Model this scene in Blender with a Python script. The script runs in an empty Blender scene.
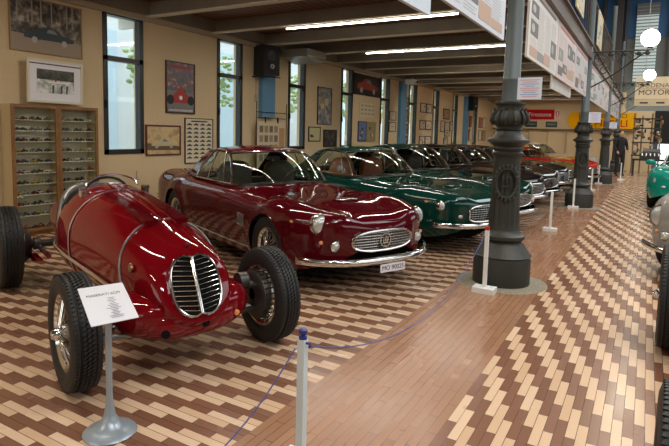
import bpy, math, random
from mathutils import Vector, Matrix
random.seed(7)
S = bpy.context.scene
COL = S.collection
PI = math.pi
def lerp(a, b, t): return a + (b - a) * t
def clamp(v, a=0., b=1.): return max(a, min(b, v))
def ss(a, b, x):
    t = clamp((x - a) / (b - a)); return t * t * (3 - 2 * t)
def interp(tab, x):                                   # piecewise cubic through rows (x, v...)
    n = len(tab)
    if x <= tab[0][0]: return list(tab[0][1:])
    if x >= tab[-1][0]: return list(tab[-1][1:])
    for i in range(n - 1):
        if x <= tab[i + 1][0]: break
    out = []
    x0, x1 = tab[i][0], tab[i + 1][0]; h = x1 - x0; t = (x - x0) / h
    for k in range(1, len(tab[0])):
        p0, p1 = tab[i][k], tab[i + 1][k]
        d = (p1 - p0) / h
        m0 = d if i == 0 else (p1 - tab[i - 1][k]) / (x1 - tab[i - 1][0])
        m1 = d if i + 2 >= n else (tab[i + 2][k] - p0) / (tab[i + 2][0] - x0)
        if d == 0: m0 = m1 = 0
        else:
            m0 = clamp(m0 / d, 0, 3) * d; m1 = clamp(m1 / d, 0, 3) * d
        t2, t3 = t * t, t * t * t
        out.append((2 * t3 - 3 * t2 + 1) * p0 + (t3 - 2 * t2 + t) * h * m0 + (-2 * t3 + 3 * t2) * p1 + (t3 - t2) * h * m1)
    return out

# ------------------------------------------------------------------ materials
def srgb(r, g, b):
    f = lambda c: (c / 255 / 12.92) if c / 255 <= .04045 else ((c / 255 + .055) / 1.055) ** 2.4
    return (f(r), f(g), f(b), 1)
MATS = {}
def mat(name, col, rough=.5, metal=0., coat=0., emit=None, es=1., bump=0., bscale=40., vary=0., spec=.5):
    if name in MATS: return MATS[name]
    m = bpy.data.materials.new(name); m.use_nodes = True
    nt = m.node_tree; b = nt.nodes['Principled BSDF']
    b.inputs['Base Color'].default_value = col
    b.inputs['Roughness'].default_value = rough
    b.inputs['Metallic'].default_value = metal
    b.inputs['Coat Weight'].default_value = coat
    b.inputs['Coat Roughness'].default_value = .04
    b.inputs['Specular IOR Level'].default_value = spec
    if emit:
        b.inputs['Emission Color'].default_value = emit; b.inputs['Emission Strength'].default_value = es
    if bump or vary:
        tc = nt.nodes.new('ShaderNodeTexCoord'); no = nt.nodes.new('ShaderNodeTexNoise')
        no.inputs['Scale'].default_value = bscale; no.inputs['Detail'].default_value = 5
        nt.links.new(tc.outputs['Object'], no.inputs['Vector'])
        if bump:
            bp = nt.nodes.new('ShaderNodeBump'); bp.inputs['Strength'].default_value = bump; bp.inputs['Distance'].default_value = .01
            nt.links.new(no.outputs['Fac'], bp.inputs['Height']); nt.links.new(bp.outputs['Normal'], b.inputs['Normal'])
        if vary:
            r = nt.nodes.new('ShaderNodeValToRGB'); r.color_ramp.elements[0].position = .3; r.color_ramp.elements[1].position = .7
            r.color_ramp.elements[0].color = [c * (1 - vary) for c in col[:3]] + [1]
            r.color_ramp.elements[1].color = [min(1, c * (1 + vary)) for c in col[:3]] + [1]
            nt.links.new(no.outputs['Fac'], r.inputs['Fac']); nt.links.new(r.outputs['Color'], b.inputs['Base Color'])
    MATS[name] = m
    return m
def paint(name, col): return mat(name, col, .6, 0, 1., spec=.0)
def glass(name, tint=(.75, .82, .78, 1), refl=1.5):
    if name in MATS: return MATS[name]
    m = bpy.data.materials.new(name); m.use_nodes = True; nt = m.node_tree; nt.nodes.clear()
    o = nt.nodes.new('ShaderNodeOutputMaterial'); mx = nt.nodes.new('ShaderNodeMixShader')
    t = nt.nodes.new('ShaderNodeBsdfTransparent'); t.inputs[0].default_value = tint
    g = nt.nodes.new('ShaderNodeBsdfGlossy'); g.inputs['Roughness'].default_value = .02
    gm = nt.nodes.new('ShaderNodeNewGeometry'); d = nt.nodes.new('ShaderNodeVectorMath'); d.operation = 'DOT_PRODUCT'
    nt.links.new(gm.outputs['Incoming'], d.inputs[0]); nt.links.new(gm.outputs['Normal'], d.inputs[1])
    def mth(o, a, b=None):
        n = nt.nodes.new('ShaderNodeMath'); n.operation = o
        for i, v in enumerate((a, b)):
            if isinstance(v, (int, float)): n.inputs[i].default_value = v
            elif v is not None: nt.links.new(v, n.inputs[i])
        return n.outputs[0]
    fac = mth('ADD', .05, mth('MULTIPLY', mth('POWER', mth('SUBTRACT', 1., mth('ABSOLUTE', d.outputs['Value'])), 5.), .9 if refl > 1.4 else .5))
    nt.links.new(fac, mx.inputs[0]); nt.links.new(t.outputs[0], mx.inputs[1]); nt.links.new(g.outputs[0], mx.inputs[2])
    nt.links.new(mx.outputs[0], o.inputs[0]); MATS[name] = m
    return m
CHROME = mat('chrome', (.72, .72, .70, 1), .12, 1.)
STEEL = mat('brushed steel', (.42, .41, .39, 1), .35, 1.)
DSTEEL = mat('oily dark steel', (.09, .085, .08, 1), .4, .8)
RUBBER = mat('tyre rubber', (.012, .012, .012, 1), .55, bump=.25, bscale=60)
BLACK = mat('black satin', (.010, .010, .011, 1), .5)
VOID = mat('matt black underside', (.006, .006, .006, 1), .95, spec=.1)
RED = paint('racing red paint', (.165, .002, .006, 1))
BURG = paint('dark red paint', (.078, .002, .006, 1))
LAMP = mat('lamp glass', (.60, .62, .60, 1), .15, .4, 1.)
AMBER = mat('amber lens', (.8, .3, .08, 1), .2, 0, 1)
WHITE = mat('white enamel', srgb(225, 226, 222), .4)
PLAST = mat('pale blue white plastic', srgb(200, 212, 216), .45)
GLASS = glass('car glass', (.78, .84, .80, 1))
PANE = glass('window pane', (.93, .96, .96, 1))
CAST = mat('dark green black cast iron', srgb(42, 43, 38), .48, 0, bump=.35, bscale=70)
SHAFT = mat('grey green painted iron', srgb(86, 96, 98), .45)
PLASTER = mat('warm cream plaster', srgb(210, 188, 150), .85, bump=.1, bscale=30, vary=.04)
BEAMM = mat('grey beam', srgb(128, 118, 102), .6, vary=.08, bscale=3); FLNG = mat('bounce lit beam flange', srgb(206, 194, 168), .5)  # flange cream, paler than the beam: light bounced off the floor painted in
GIRD = mat('brown grey girder', srgb(98, 84, 74), .5)
DFRAME = mat('black window frame', srgb(34, 31, 28), .4)
BLUEC = mat('blue painted pilaster', srgb(92, 140, 172), .6)
PAPER = mat('white paper', srgb(226, 226, 232), .6)
OAK = mat('oak wood', srgb(128, 88, 46), .45, vary=.2, bscale=9)

# ------------------------------------------------------------------ mesh builder
class MB:
    def __init__(s): s.v = []; s.f = []; s.m = []; s.mats = []
    def mi(s, m):
        if m not in s.mats: s.mats.append(m)
        return s.mats.index(m)
    def add(s, vs, fs, m):
        o = len(s.v); k = s.mi(m); s.v += [tuple(v) for v in vs]
        for f in fs: s.f.append([o + i for i in f]); s.m.append(k)
    def box(s, x0, x1, y0, y1, z0, z1, m, rz=0, c=None):
        vs = [(x, y, z) for z in (z0, z1) for y in (y0, y1) for x in (x0, x1)]
        if rz:
            cx, cy = c or ((x0 + x1) / 2, (y0 + y1) / 2); ca, sa = math.cos(rz), math.sin(rz)
            vs = [(cx + (x - cx) * ca - (y - cy) * sa, cy + (x - cx) * sa + (y - cy) * ca, z) for x, y, z in vs]
        s.add(vs, [(0, 2, 3, 1), (4, 5, 7, 6), (0, 1, 5, 4), (2, 6, 7, 3), (0, 4, 6, 2), (1, 3, 7, 5)], m); return s
    def loft(s, rings, m, closed=True, caps=True):
        n = len(rings[0]); o = len(s.v); k = s.mi(m)
        for r in rings: s.v += [tuple(p) for p in r]
        for i in range(len(rings) - 1):
            for j in range(n if closed else n - 1):
                a = o + i * n + j; b = o + i * n + (j + 1) % n
                s.f.append([a, b, b + n, a + n]); s.m.append(k)
        if caps and closed:
            s.f.append([o + j for j in range(n)][::-1]); s.m.append(k)
            s.f.append([o + (len(rings) - 1) * n + j for j in range(n)]); s.m.append(k)
        return s
    def tube(s, pts, r, m, n=8, caps=True, sx=1., closed=False):
        pts = [Vector(p) for p in pts]; rings = []; N = len(pts)
        prev = None
        for i, p in enumerate(pts):
            if closed: d = pts[(i + 1) % N] - pts[i - 1]
            else: d = (pts[min(i + 1, N - 1)] - pts[max(i - 1, 0)])
            d.normalize()
            if prev is None:
                up = Vector((0, 0, 1)) if abs(d.z) < .9 else Vector((1, 0, 0))
            else: up = prev
            a = d.cross(up); a.normalize(); b = a.cross(d); b.normalize(); prev = b
            rr = r[i] if isinstance(r, (list, tuple)) else r
            rings.append([p + a * math.cos(2 * PI * j / n) * rr * sx + b * math.sin(2 * PI * j / n) * rr for j in range(n)])
        if closed: rings.append(rings[0]); caps = False
        return s.loft(rings, m, True, caps)
    def lathe(s, prof, m, c=(0, 0, 0), axis='z', n=24, caps=False):   # prof rows (r, h)
        rings = []
        for r, h in prof:
            ring = []
            for j in range(n):
                a = 2 * PI * j / n; u, w = r * math.cos(a), r * math.sin(a)
                p = {'z': (u, w, h), 'y': (w, h, u), 'x': (h, u, w)}[axis]
                ring.append((p[0] + c[0], p[1] + c[1], p[2] + c[2]))
            rings.append(ring)
        return s.loft(rings, m, True, caps)
    def ell(s, c, r, m, nu=20, nv=12, e=1.):
        rings = []
        pw = lambda q: math.copysign(abs(q) ** e, q)
        for i in range(nv + 1):
            t = -PI / 2 + PI * i / nv; t = clamp(t, -PI / 2 + .02, PI / 2 - .02)
            rings.append([(c[0] + r[0] * pw(math.cos(t)) * pw(math.cos(2 * PI * j / nu)), c[1] + r[1] * pw(math.cos(t)) * pw(math.sin(2 * PI * j / nu)), c[2] + r[2] * pw(math.sin(t))) for j in range(nu)])
        return s.loft(rings, m)
    def grid(s, fn, nu, nv, m, skip=None):
        o = len(s.v); k = s.mi(m)
        for i in range(nu + 1):
            for j in range(nv + 1): s.v.append(tuple(fn(i / nu, j / nv)))
        for i in range(nu):
            for j in range(nv):
                if skip and skip(i, j): continue
                a = o + i * (nv + 1) + j
                s.f.append([a, a + 1, a + nv + 2, a + nv + 1]); s.m.append(k)
        return s
    def prism(s, poly, m, a, b, plane='yz'):          # polygon extruded between a and b
        def P(u, w, h): return {'yz': (h, u, w), 'xz': (u, h, w), 'xy': (u, w, h)}[plane]
        n = len(poly)
        vs = [P(u, w, a) for u, w in poly] + [P(u, w, b) for u, w in poly]
        s.add(vs, [list(range(n))[::-1], list(range(n, 2 * n))] + [(i, (i + 1) % n, n + (i + 1) % n, n + i) for i in range(n)], m); return s
    def build(s, name, parent=None, smooth=40, loc=None, rot=None, data_only=False, solid=0):
        me = bpy.data.meshes.new(name); me.from_pydata(s.v, [], s.f); me.update()
        for m in s.mats: me.materials.append(m)
        me.polygons.foreach_set('material_index', s.m)
        import bmesh
        bm = bmesh.new(); bm.from_mesh(me); bmesh.ops.recalc_face_normals(bm, faces=bm.faces); bm.to_mesh(me); bm.free()
        if smooth:
            me.polygons.foreach_set('use_smooth', [True] * len(me.polygons)); me.set_sharp_from_angle(angle=math.radians(smooth))
        me.update()
        o = bpy.data.objects.new(name, me); COL.objects.link(o)
        if parent: o.parent = parent
        if loc: o.location = loc
        if rot: o.rotation_euler = rot
        if solid:
            md = o.modifiers.new('thickness', 'SOLIDIFY'); md.thickness = solid; md.offset = 0
        return o
def tag(o, label=None, cat=None, group=None, kind=None):
    if label: o['label'] = label
    if cat: o['category'] = cat
    if group: o['group'] = group
    if kind: o['kind'] = kind
    return o
def thing(name, label, cat, loc=(0, 0, 0), rz=0, group=None, rot=None):
    o = bpy.data.objects.new(name, None); o.empty_display_size = .1; COL.objects.link(o)
    o.location = loc; o.rotation_euler = rot or (0, 0, rz)
    return tag(o, label, cat, group)
def struct(mb, name, smooth=0): return tag(mb.build(name, smooth=smooth), kind='structure')
def copy_tree(o, parent=None):
    c = o.copy(); COL.objects.link(c)
    if parent: c.parent = parent
    for ch in list(o.children): copy_tree(ch, c)
    return c
def text_mesh(body, size, m, name, parent, M, extrude=.001, sx=1., align='CENTER'):
    cu = bpy.data.curves.new(name, 'FONT'); cu.body = body; cu.size = size; cu.extrude = extrude
    cu.align_x = align; cu.align_y = 'CENTER'
    t = bpy.data.objects.new('tmp', cu); COL.objects.link(t)
    bpy.context.view_layer.update()
    me = bpy.data.meshes.new_from_object(t); bpy.data.objects.remove(t)
    me.transform(Matrix.Scale(sx, 4, (1, 0, 0))); me.transform(M); me.materials.clear(); me.materials.append(m)
    me.name = name
    o = bpy.data.objects.new(name, me); COL.objects.link(o); o.parent = parent
    return o
# text facing +X (on the left wall, read from the hall): x->+Y, y->+Z
def face_px(x, y, z): return Matrix(((0, 0, 1, x), (1, 0, 0, y), (0, 1, 0, z), (0, 0, 0, 1)))
# text facing -Y (end wall): x->+X, y->+Z
def face_my(x, y, z): return Matrix(((1, 0, 0, x), (0, 0, -1, y), (0, 1, 0, z), (0, 0, 0, 1)))

# ------------------------------------------------------------------ camera
H = 1.45
f_, yaw, pitch, roll, cy_ = 538.55, .523544, .0977327, .0252363, 184.62
fw = Vector((-math.sin(yaw) * math.cos(pitch), math.cos(yaw) * math.cos(pitch), -math.sin(pitch)))
r0 = Vector((math.cos(yaw), math.sin(yaw), 0)); u0 = r0.cross(fw)
rr = math.cos(roll) * r0 + math.sin(roll) * u0; uu = -math.sin(roll) * r0 + math.cos(roll) * u0
cam = bpy.data.cameras.new('camera'); co = bpy.data.objects.new('camera', cam); COL.objects.link(co)
co.matrix_world = Matrix(((rr.x, uu.x, -fw.x, 0), (rr.y, uu.y, -fw.y, 0), (rr.z, uu.z, -fw.z, H), (0, 0, 0, 1)))
cam.lens = f_ * 36 / 669; cam.shift_y = -(223 - cy_) / 669; cam.clip_start = .05; cam.clip_end = 200
S.camera = co

# ------------------------------------------------------------------ floor
WX = -7.1; YE = 28.5
def floor_material():
    m = bpy.data.materials.new('paver floor'); m.use_nodes = True; nt = m.node_tree; N = nt.nodes; L = nt.links
    b = N['Principled BSDF']; tc = N.new('ShaderNodeTexCoord'); sp = N.new('ShaderNodeSeparateXYZ'); L.new(tc.outputs['Object'], sp.inputs[0])
    def op(o, a, b_=None, c=None):
        n = N.new('ShaderNodeMath'); n.operation = o
        for i, v in enumerate((a, b_, c)):
            if v is None: continue
            if isinstance(v, (int, float)): n.inputs[i].default_value = v
            else: L.new(v, n.inputs[i])
        return n.outputs[0]
    x, y = sp.outputs[0], sp.outputs[1]
    def zone(u, v, u0, v0, wd, sh):      # u across the rows, v along the bricks
        r = op('DIVIDE', op('SUBTRACT', u, u0), wd); row = op('FLOOR', r); fr = op('SUBTRACT', r, row)
        q = op('DIVIDE', op('ADD', op('SUBTRACT', v, v0), op('MULTIPLY', row, sh)), .32); cell = op('FLOOR', q); fq = op('SUBTRACT', q, cell)
        light = op('LESS_THAN', op('FLOORED_MODULO', cell, 2.) if False else op('MODULO', op('ADD', cell, 4000.), 2.), .5)
        g1 = op('LESS_THAN', op('MINIMUM', fr, op('SUBTRACT', 1., fr)), .035)
        g2 = op('LESS_THAN', op('MINIMUM', fq, op('SUBTRACT', 1., fq)), .006)
        grout = op('MAXIMUM', g1, g2)
        cb = N.new('ShaderNodeCombineXYZ'); L.new(row, cb.inputs[0]); L.new(cell, cb.inputs[1])
        wn = N.new('ShaderNodeTexWhiteNoise'); wn.noise_dimensions = '2D'; L.new(cb.outputs[0], wn.inputs['Vector'])
        return light, grout, wn.outputs['Value']
    lA, gA, nA = zone(x, y, -.785, 2.575, .0485, .16)
    lB, gB, nB = zone(y, x, 1.46, -2.81, .0495, -.16)
    left = op('LESS_THAN', x, -1.56); aisle = op('GREATER_THAN', x, -.785)
    def sel(a, b_, t): return op('ADD', op('MULTIPLY', a, t), op('MULTIPLY', b_, op('SUBTRACT', 1., t)))
    light = op('MAXIMUM', op('MULTIPLY', left, lB), op('MULTIPLY', aisle, lA))
    grout = sel(gB, gA, left); rnd = sel(nB, nA, left)
    def mixc(fac, c1, c2):
        n = N.new('ShaderNodeMix'); n.data_type = 'RGBA'; L.new(fac, n.inputs[0])
        for i, c in ((6, c1), (7, c2)):
            if isinstance(c, tuple): n.inputs[i].default_value = c
            else: L.new(c, n.inputs[i])
        return n.outputs[2]
    base = mixc(rnd, srgb(146, 106, 80), srgb(158, 116, 88))
    dark = mixc(rnd, srgb(120, 82, 62), srgb(132, 92, 72))
    pale = mixc(rnd, srgb(204, 170, 138), srgb(216, 186, 156))
    strip = op('SUBTRACT', op('SUBTRACT', 1., left), aisle)
    c = mixc(strip, dark, base); c = mixc(light, c, pale)
    c = mixc(op('MULTIPLY', grout, .9), c, srgb(70, 48, 38))
    L.new(c, b.inputs['Base Color'])
    no = N.new('ShaderNodeTexNoise'); no.inputs['Scale'].default_value = 1.3; no.inputs['Detail'].default_value = 4; L.new(tc.outputs['Object'], no.inputs['Vector'])
    L.new(op('ADD', op('ADD', .12, op('MULTIPLY', no.outputs['Fac'], .18)), op('MULTIPLY', rnd, .08)), b.inputs['Roughness'])
    b.inputs['Specular IOR Level'].default_value = .55
    bp = N.new('ShaderNodeBump'); bp.inputs['Strength'].default_value = .35; bp.inputs['Distance'].default_value = .003
    L.new(op('ADD', op('SUBTRACT', 1., grout), op('MULTIPLY', rnd, .35)), bp.inputs['Height']); L.new(bp.outputs['Normal'], b.inputs['Normal'])
    return m
fl = MB(); fl.box(WX - .3, 9, -5, YE + .2, -.1, 0, floor_material()); struct(fl, 'floor')

# ------------------------------------------------------------------ left wall with real window openings
WINS = [(5.31, 6.05), (7.77, 8.50), (10.1, 10.8), (12.52, 13.17), (14.93, 15.6), (17.2, 17.9), (19.55, 20.22), (21.92, 22.6), (25.0, 25.65)]
ZT, ZB, ZM = 3.15, 1.02, 2.51
w = MB(); y = -5.
for a, b in WINS:
    w.box(WX - .22, WX, y, a, 0, 3.6, PLASTER); w.box(WX - .22, WX, a, b, 0, ZB, PLASTER); w.box(WX - .22, WX, a, b, ZT, 3.6, PLASTER); y = b
w.box(WX - .22, WX, y, YE, 0, 3.6, PLASTER); struct(w, 'wall_left')
for i, (a, b) in enumerate(WINS):
    fr = MB(); t = .075
    for (p, q, r, s_) in ((a, a + t, ZB, ZT), (b - t, b, ZB, ZT), (a, b, ZB, ZB + t), (a, b, ZT - .04, ZT), (a, b, ZM - t, ZM)):
        fr.box(WX - .1, WX + .015, p, q, r, s_, DFRAME)
    o = struct(fr, 'window_%d' % (i + 1))
    pn = MB(); pn.box(WX - .05, WX - .044, a + t, b - t, ZB + t, ZM - t, PANE); pn.box(WX - .05, WX - .044, a + t, b - t, ZM, ZT - .04, PANE); pn.build('window_pane', o, 0)
    if i < 5:
        h = MB(); h.box(WX + .015, WX + .05, a + .02, a + .045, 1.72, 1.84, BLACK); h.build('window_handle', o)
# outside the windows: yard, overhang, building, hedge
out = MB(); out.box(-30, WX - .3, -10, 40, -.2, 0, mat('pale yard paving', srgb(190, 190, 186), .9)); struct(out, 'trim_1')
oh = MB(); oh.box(WX - 2.3, WX - .22, -5, 34, 3.6, 3.7, mat('overhang concrete', srgb(200, 195, 185), .8))
for k in range(20): oh.box(WX - 2.3, WX - .22, -4 + 1.9 * k, -3.9 + 1.9 * k, 3.4, 3.6, MATS['overhang concrete'])
struct(oh, 'trim_2')
ob = thing('pale_building', 'pale building with tall blue grey glazing seen through the hall windows', 'building', (-15.5, 14, 0))
q = MB(); q.box(-1, 0, -22, 24, 0, 7, mat('outside render', srgb(214, 216, 214), .9)); q.build('wall', ob, 0)
for k in range(22):
    q = MB(); yy = -21 + 2 * k; q.box(0, .05, yy, yy + 1.1, .4, 4.6, mat('outside glazing', srgb(196, 214, 224), .25)); o = q.build('window', ob, 0)
for k in range(14):
    yy = -2 + 2.7 * k
    q = MB(); q.lathe([(.05, 0), (.05, 1.7)], mat('bark', srgb(70, 55, 40), .9), n=8); tr = tag(q.build('tree_trunk_tmp'), None)
    tr.name = 'small_tree'; tr.location = (-13.2, yy, 0)
    tag(tr, 'small green tree in the row outside the left windows', 'tree', 'trees outside the windows')
    tr['label'] = 'small green tree in the row outside the left windows'
    q = MB()
    for j in range(130):
        a = random.random() * 6.28; rr_ = random.random() ** .5 * .75; zz = 3.0 + random.uniform(-.8, .9)
        q.ell((rr_ * math.cos(a), rr_ * math.sin(a), zz), (.09, .10, .07), mat('leaves', srgb(160, 178, 122), .8, vary=.3, bscale=8), 7, 5)
    q.build('foliage', tr)
# ledge along the wall top, blue pilasters
q = MB(); q.box(WX, WX + .07, -5, YE, 3.13, 3.21, mat('cream ledge', srgb(176, 160, 134), .7)); q.box(WX, WX + .16, -5, YE, 3.21, 3.4, BEAMM); struct(q, 'trim_3')
for i, (a, b) in enumerate(((9.04, 9.48), (16.3, 16.75), (23.45, 23.95))):
    q = MB(); q.box(WX, WX + .10, a, b, .0 if i else 1.72, 3.13, BLUEC); struct(q, 'trim_%d' % (4 + i))
q = MB(); q.box(WX, WX + .02, -5, YE, 0, .1, mat('skirting', srgb(120, 100, 78), .6)); struct(q, 'baseboard_left')

# ------------------------------------------------------------------ mezzanine ceiling, beams, girder
def planks():
    m = mat('brown plank ceiling', srgb(104, 68, 44), .6); nt = m.node_tree; b = nt.nodes['Principled BSDF']
    tc = nt.nodes.new('ShaderNodeTexCoord'); wv = nt.nodes.new('ShaderNodeTexWave'); wv.wave_type = 'BANDS'; wv.bands_direction = 'X'
    wv.inputs['Scale'].default_value = 2.2; wv.inputs['Distortion'].default_value = .3; wv.inputs['Detail'].default_value = 2
    r = nt.nodes.new('ShaderNodeValToRGB'); r.color_ramp.elements[0].position = .0; r.color_ramp.elements[0].color = srgb(50, 32, 22); r.color_ramp.elements[1].position = .25; r.color_ramp.elements[1].color = srgb(112, 72, 46)
    nt.links.new(tc.outputs['Object'], wv.inputs[0]); nt.links.new(wv.outputs['Fac'], r.inputs[0]); nt.links.new(r.outputs[0], b.inputs['Base Color'])
    return m
GX = -1.18
q = MB(); q.box(WX - .1, GX - .05, -5, YE, 3.40, 3.5, planks()); struct(q, 'ceiling')
k = 0
for i in range(-6, 15):
    yb = 6.08 + 1.49 * i
    if yb > YE - .3: break
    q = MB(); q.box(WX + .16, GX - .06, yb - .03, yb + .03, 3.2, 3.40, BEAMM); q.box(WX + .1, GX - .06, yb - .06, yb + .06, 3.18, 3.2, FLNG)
    struct(q, 'trim_%d' % (8 + k)); k += 1
NT = 8 + k
q = MB(); q.box(GX - .04, GX + .04, -5, YE, 3.09, 3.33, GIRD); q.box(GX - .07, GX + .07, -5, YE, 3.07, 3.095, GIRD); q.box(GX - .09, GX + .09, -5, YE, 3.325, 3.35, GIRD)
struct(q, 'trim_%d' % NT); NT += 1

# ------------------------------------------------------------------ end walls and tall hall shell
q = MB(); q.box(WX - .2, -1.0, YE, YE + .2, 0, 3.6, PLASTER); q.box(-1.0, .2, YE, YE + .2, 0, 2.75, PLASTER); struct(q, 'wall_back')
BW = mat('blue upper wall', srgb(30, 78, 118), .6); GW = mat('grey hall wall', srgb(104, 104, 98), .8); DK = mat('dark recess', srgb(24, 22, 20), .8)
q = MB(); q.box(-9, 9, YE + 2.3, YE + 2.5, 2.3, 6.4, GW); q.box(-9, 9, YE + 2.25, YE + 2.5, 6.4, 9, BW); q.box(.2, 9, YE + 2.3, YE + 2.5, 0, 2.3, DK); struct(q, 'wall_far')
q = MB(); q.box(9, 9.2, -5, YE + 2.5, 0, 9, mat('warm hall wall', srgb(96, 88, 76), .85)); struct(q, 'wall_right')
q = MB(); q.box(WX - .2, 9, -5.2, -5, 0, 9, MATS['warm hall wall']); struct(q, 'wall_front')
q = MB(); q.box(-9, 9.2, -5.2, YE + 2.5, 9, 9.2, mat('dark roof', srgb(50, 55, 60), .8)); struct(q, 'ceiling_hall')
for o in bpy.data.objects:
    if o.name == 'ceiling_hall': o.name = 'ceiling'
q = MB(); q.box(WX - .2, WX, -5, YE + 2.5, 3.6, 9, GW); struct(q, 'wall_upper')
# steel posts on the hall side of the blue wall
for i, (px, wd) in enumerate(((-2.35, .12), (-1.75, .3), (-1.35, .1), (.5, .1))):
    q = MB(); q.box(px, px + wd, YE + 2.0, YE + 2.24, 3.4, 9, mat('dark steel post', srgb(58, 50, 46), .5)); struct(q, 'trim_%d' % NT); NT += 1
PW = 1.0; WSTR = 4.5; EXPO = 0.22
# ------------------------------------------------------------------ wheels
def wheel(parent, x, y, z, R, wd, side, wire=True, hubr=.62, rz=0, name='wheel'):
    """axis along local y; side = +1 outer face towards +y"""
    t = MB(); h = wd / 2; rim = R * hubr
    prof = [(rim, -h * .75), (rim + .02, -h * .95), (R * .86, -h * 1.0), (R * .955, -h * .88), (R * .995, -h * .62)]
    for g in (-.42, -.14, .14, .42):
        prof += [(R, g * h - .012), (R - .008, g * h - .004), (R - .008, g * h + .004), (R, g * h + .012)]
    prof += [(R * .995, h * .62), (R * .955, h * .88), (R * .86, h * 1.0), (rim + .02, h * .95), (rim, h * .75)]
    prof.append(prof[0])
    t.lathe(prof, RUBBER, axis='y', n=40)
    n = 84                                              # tread blocks around the crown
    for k in range(n):
        a = 2 * PI * k / n
        for g, da in ((-.72, 0), (-.28, .5), (0, 0), (.28, .5), (.72, 0)):
            a2 = a + da * 2 * PI / n; r1 = (R * .985 if abs(g) > .5 else R * .998)
            ca, sa = math.cos(a2), math.sin(a2); tx, tz = -sa, ca; L = PI * R / n * .66; B = h * .10
            vs = []
            for rr2 in (r1 - .006, r1 + .0022):
                for e in (-1, 1):
                    for f in (-1, 1): vs.append((ca * rr2 + tx * L * e, g * h + B * f + e * .004, sa * rr2 + tz * L * e))
            t.add(vs, [(4, 5, 7, 6), (0, 1, 5, 4), (2, 6, 7, 3), (0, 4, 6, 2), (1, 3, 7, 5)], RUBBER)
    o = t.build(name, parent, loc=(x, y, z), rot=(0, 0, rz))
    s = side
    r = MB()
    r.lathe([(rim - .012, -h * .8), (rim + .004, -h * .8), (rim + .004, h * .8), (rim - .012, h * .8), (rim - .03, h * .6), (rim - .03, -h * .6), (rim - .012, -h * .8)], CHROME if wire else STEEL, axis='y', n=32)
    if wire:
        for k in range(36):
            a = 2 * PI * k / 36; a2 = a + (.35 if k % 2 else -.35)
            for (yo, yi) in (((h * .5, h * .95),) if k % 3 else ((-h * .5, -h * .1),)):
                r.tube([(math.cos(a) * (rim - .02), s * yo, math.sin(a) * (rim - .02)), (math.cos(a2) * .035, s * yi, math.sin(a2) * .035)], .0028, CHROME, 4, False)
        r.lathe([(.0, s * -h * .5), (.05, s * -h * .5), (.045, s * h * .7), (.035, s * h * .98)], STEEL, axis='y', n=14)
    else:
        r.lathe([(rim - .02, s * h * .5), (rim * .75, s * h * .45), (rim * .5, s * h * .75), (.0, s * h * .78)], STEEL, axis='y', n=28)
    ro = r.build('wire_rim' if wire else 'rim', o)
    k_ = MB(); k_.lathe([(.034, s * h * .9), (.034, s * (h * .9 + .02)), (.022, s * (h * .9 + .045)), (.0, s * (h * .9 + .05))], CHROME, axis='y', n=14)
    if wire: k_.box(-.075, .075, s * (h * .9 + .012) - .006, s * (h * .9 + .012) + .006, -.011, .011, CHROME)
    k_.build('hub_cap', o)
    return o

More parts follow.
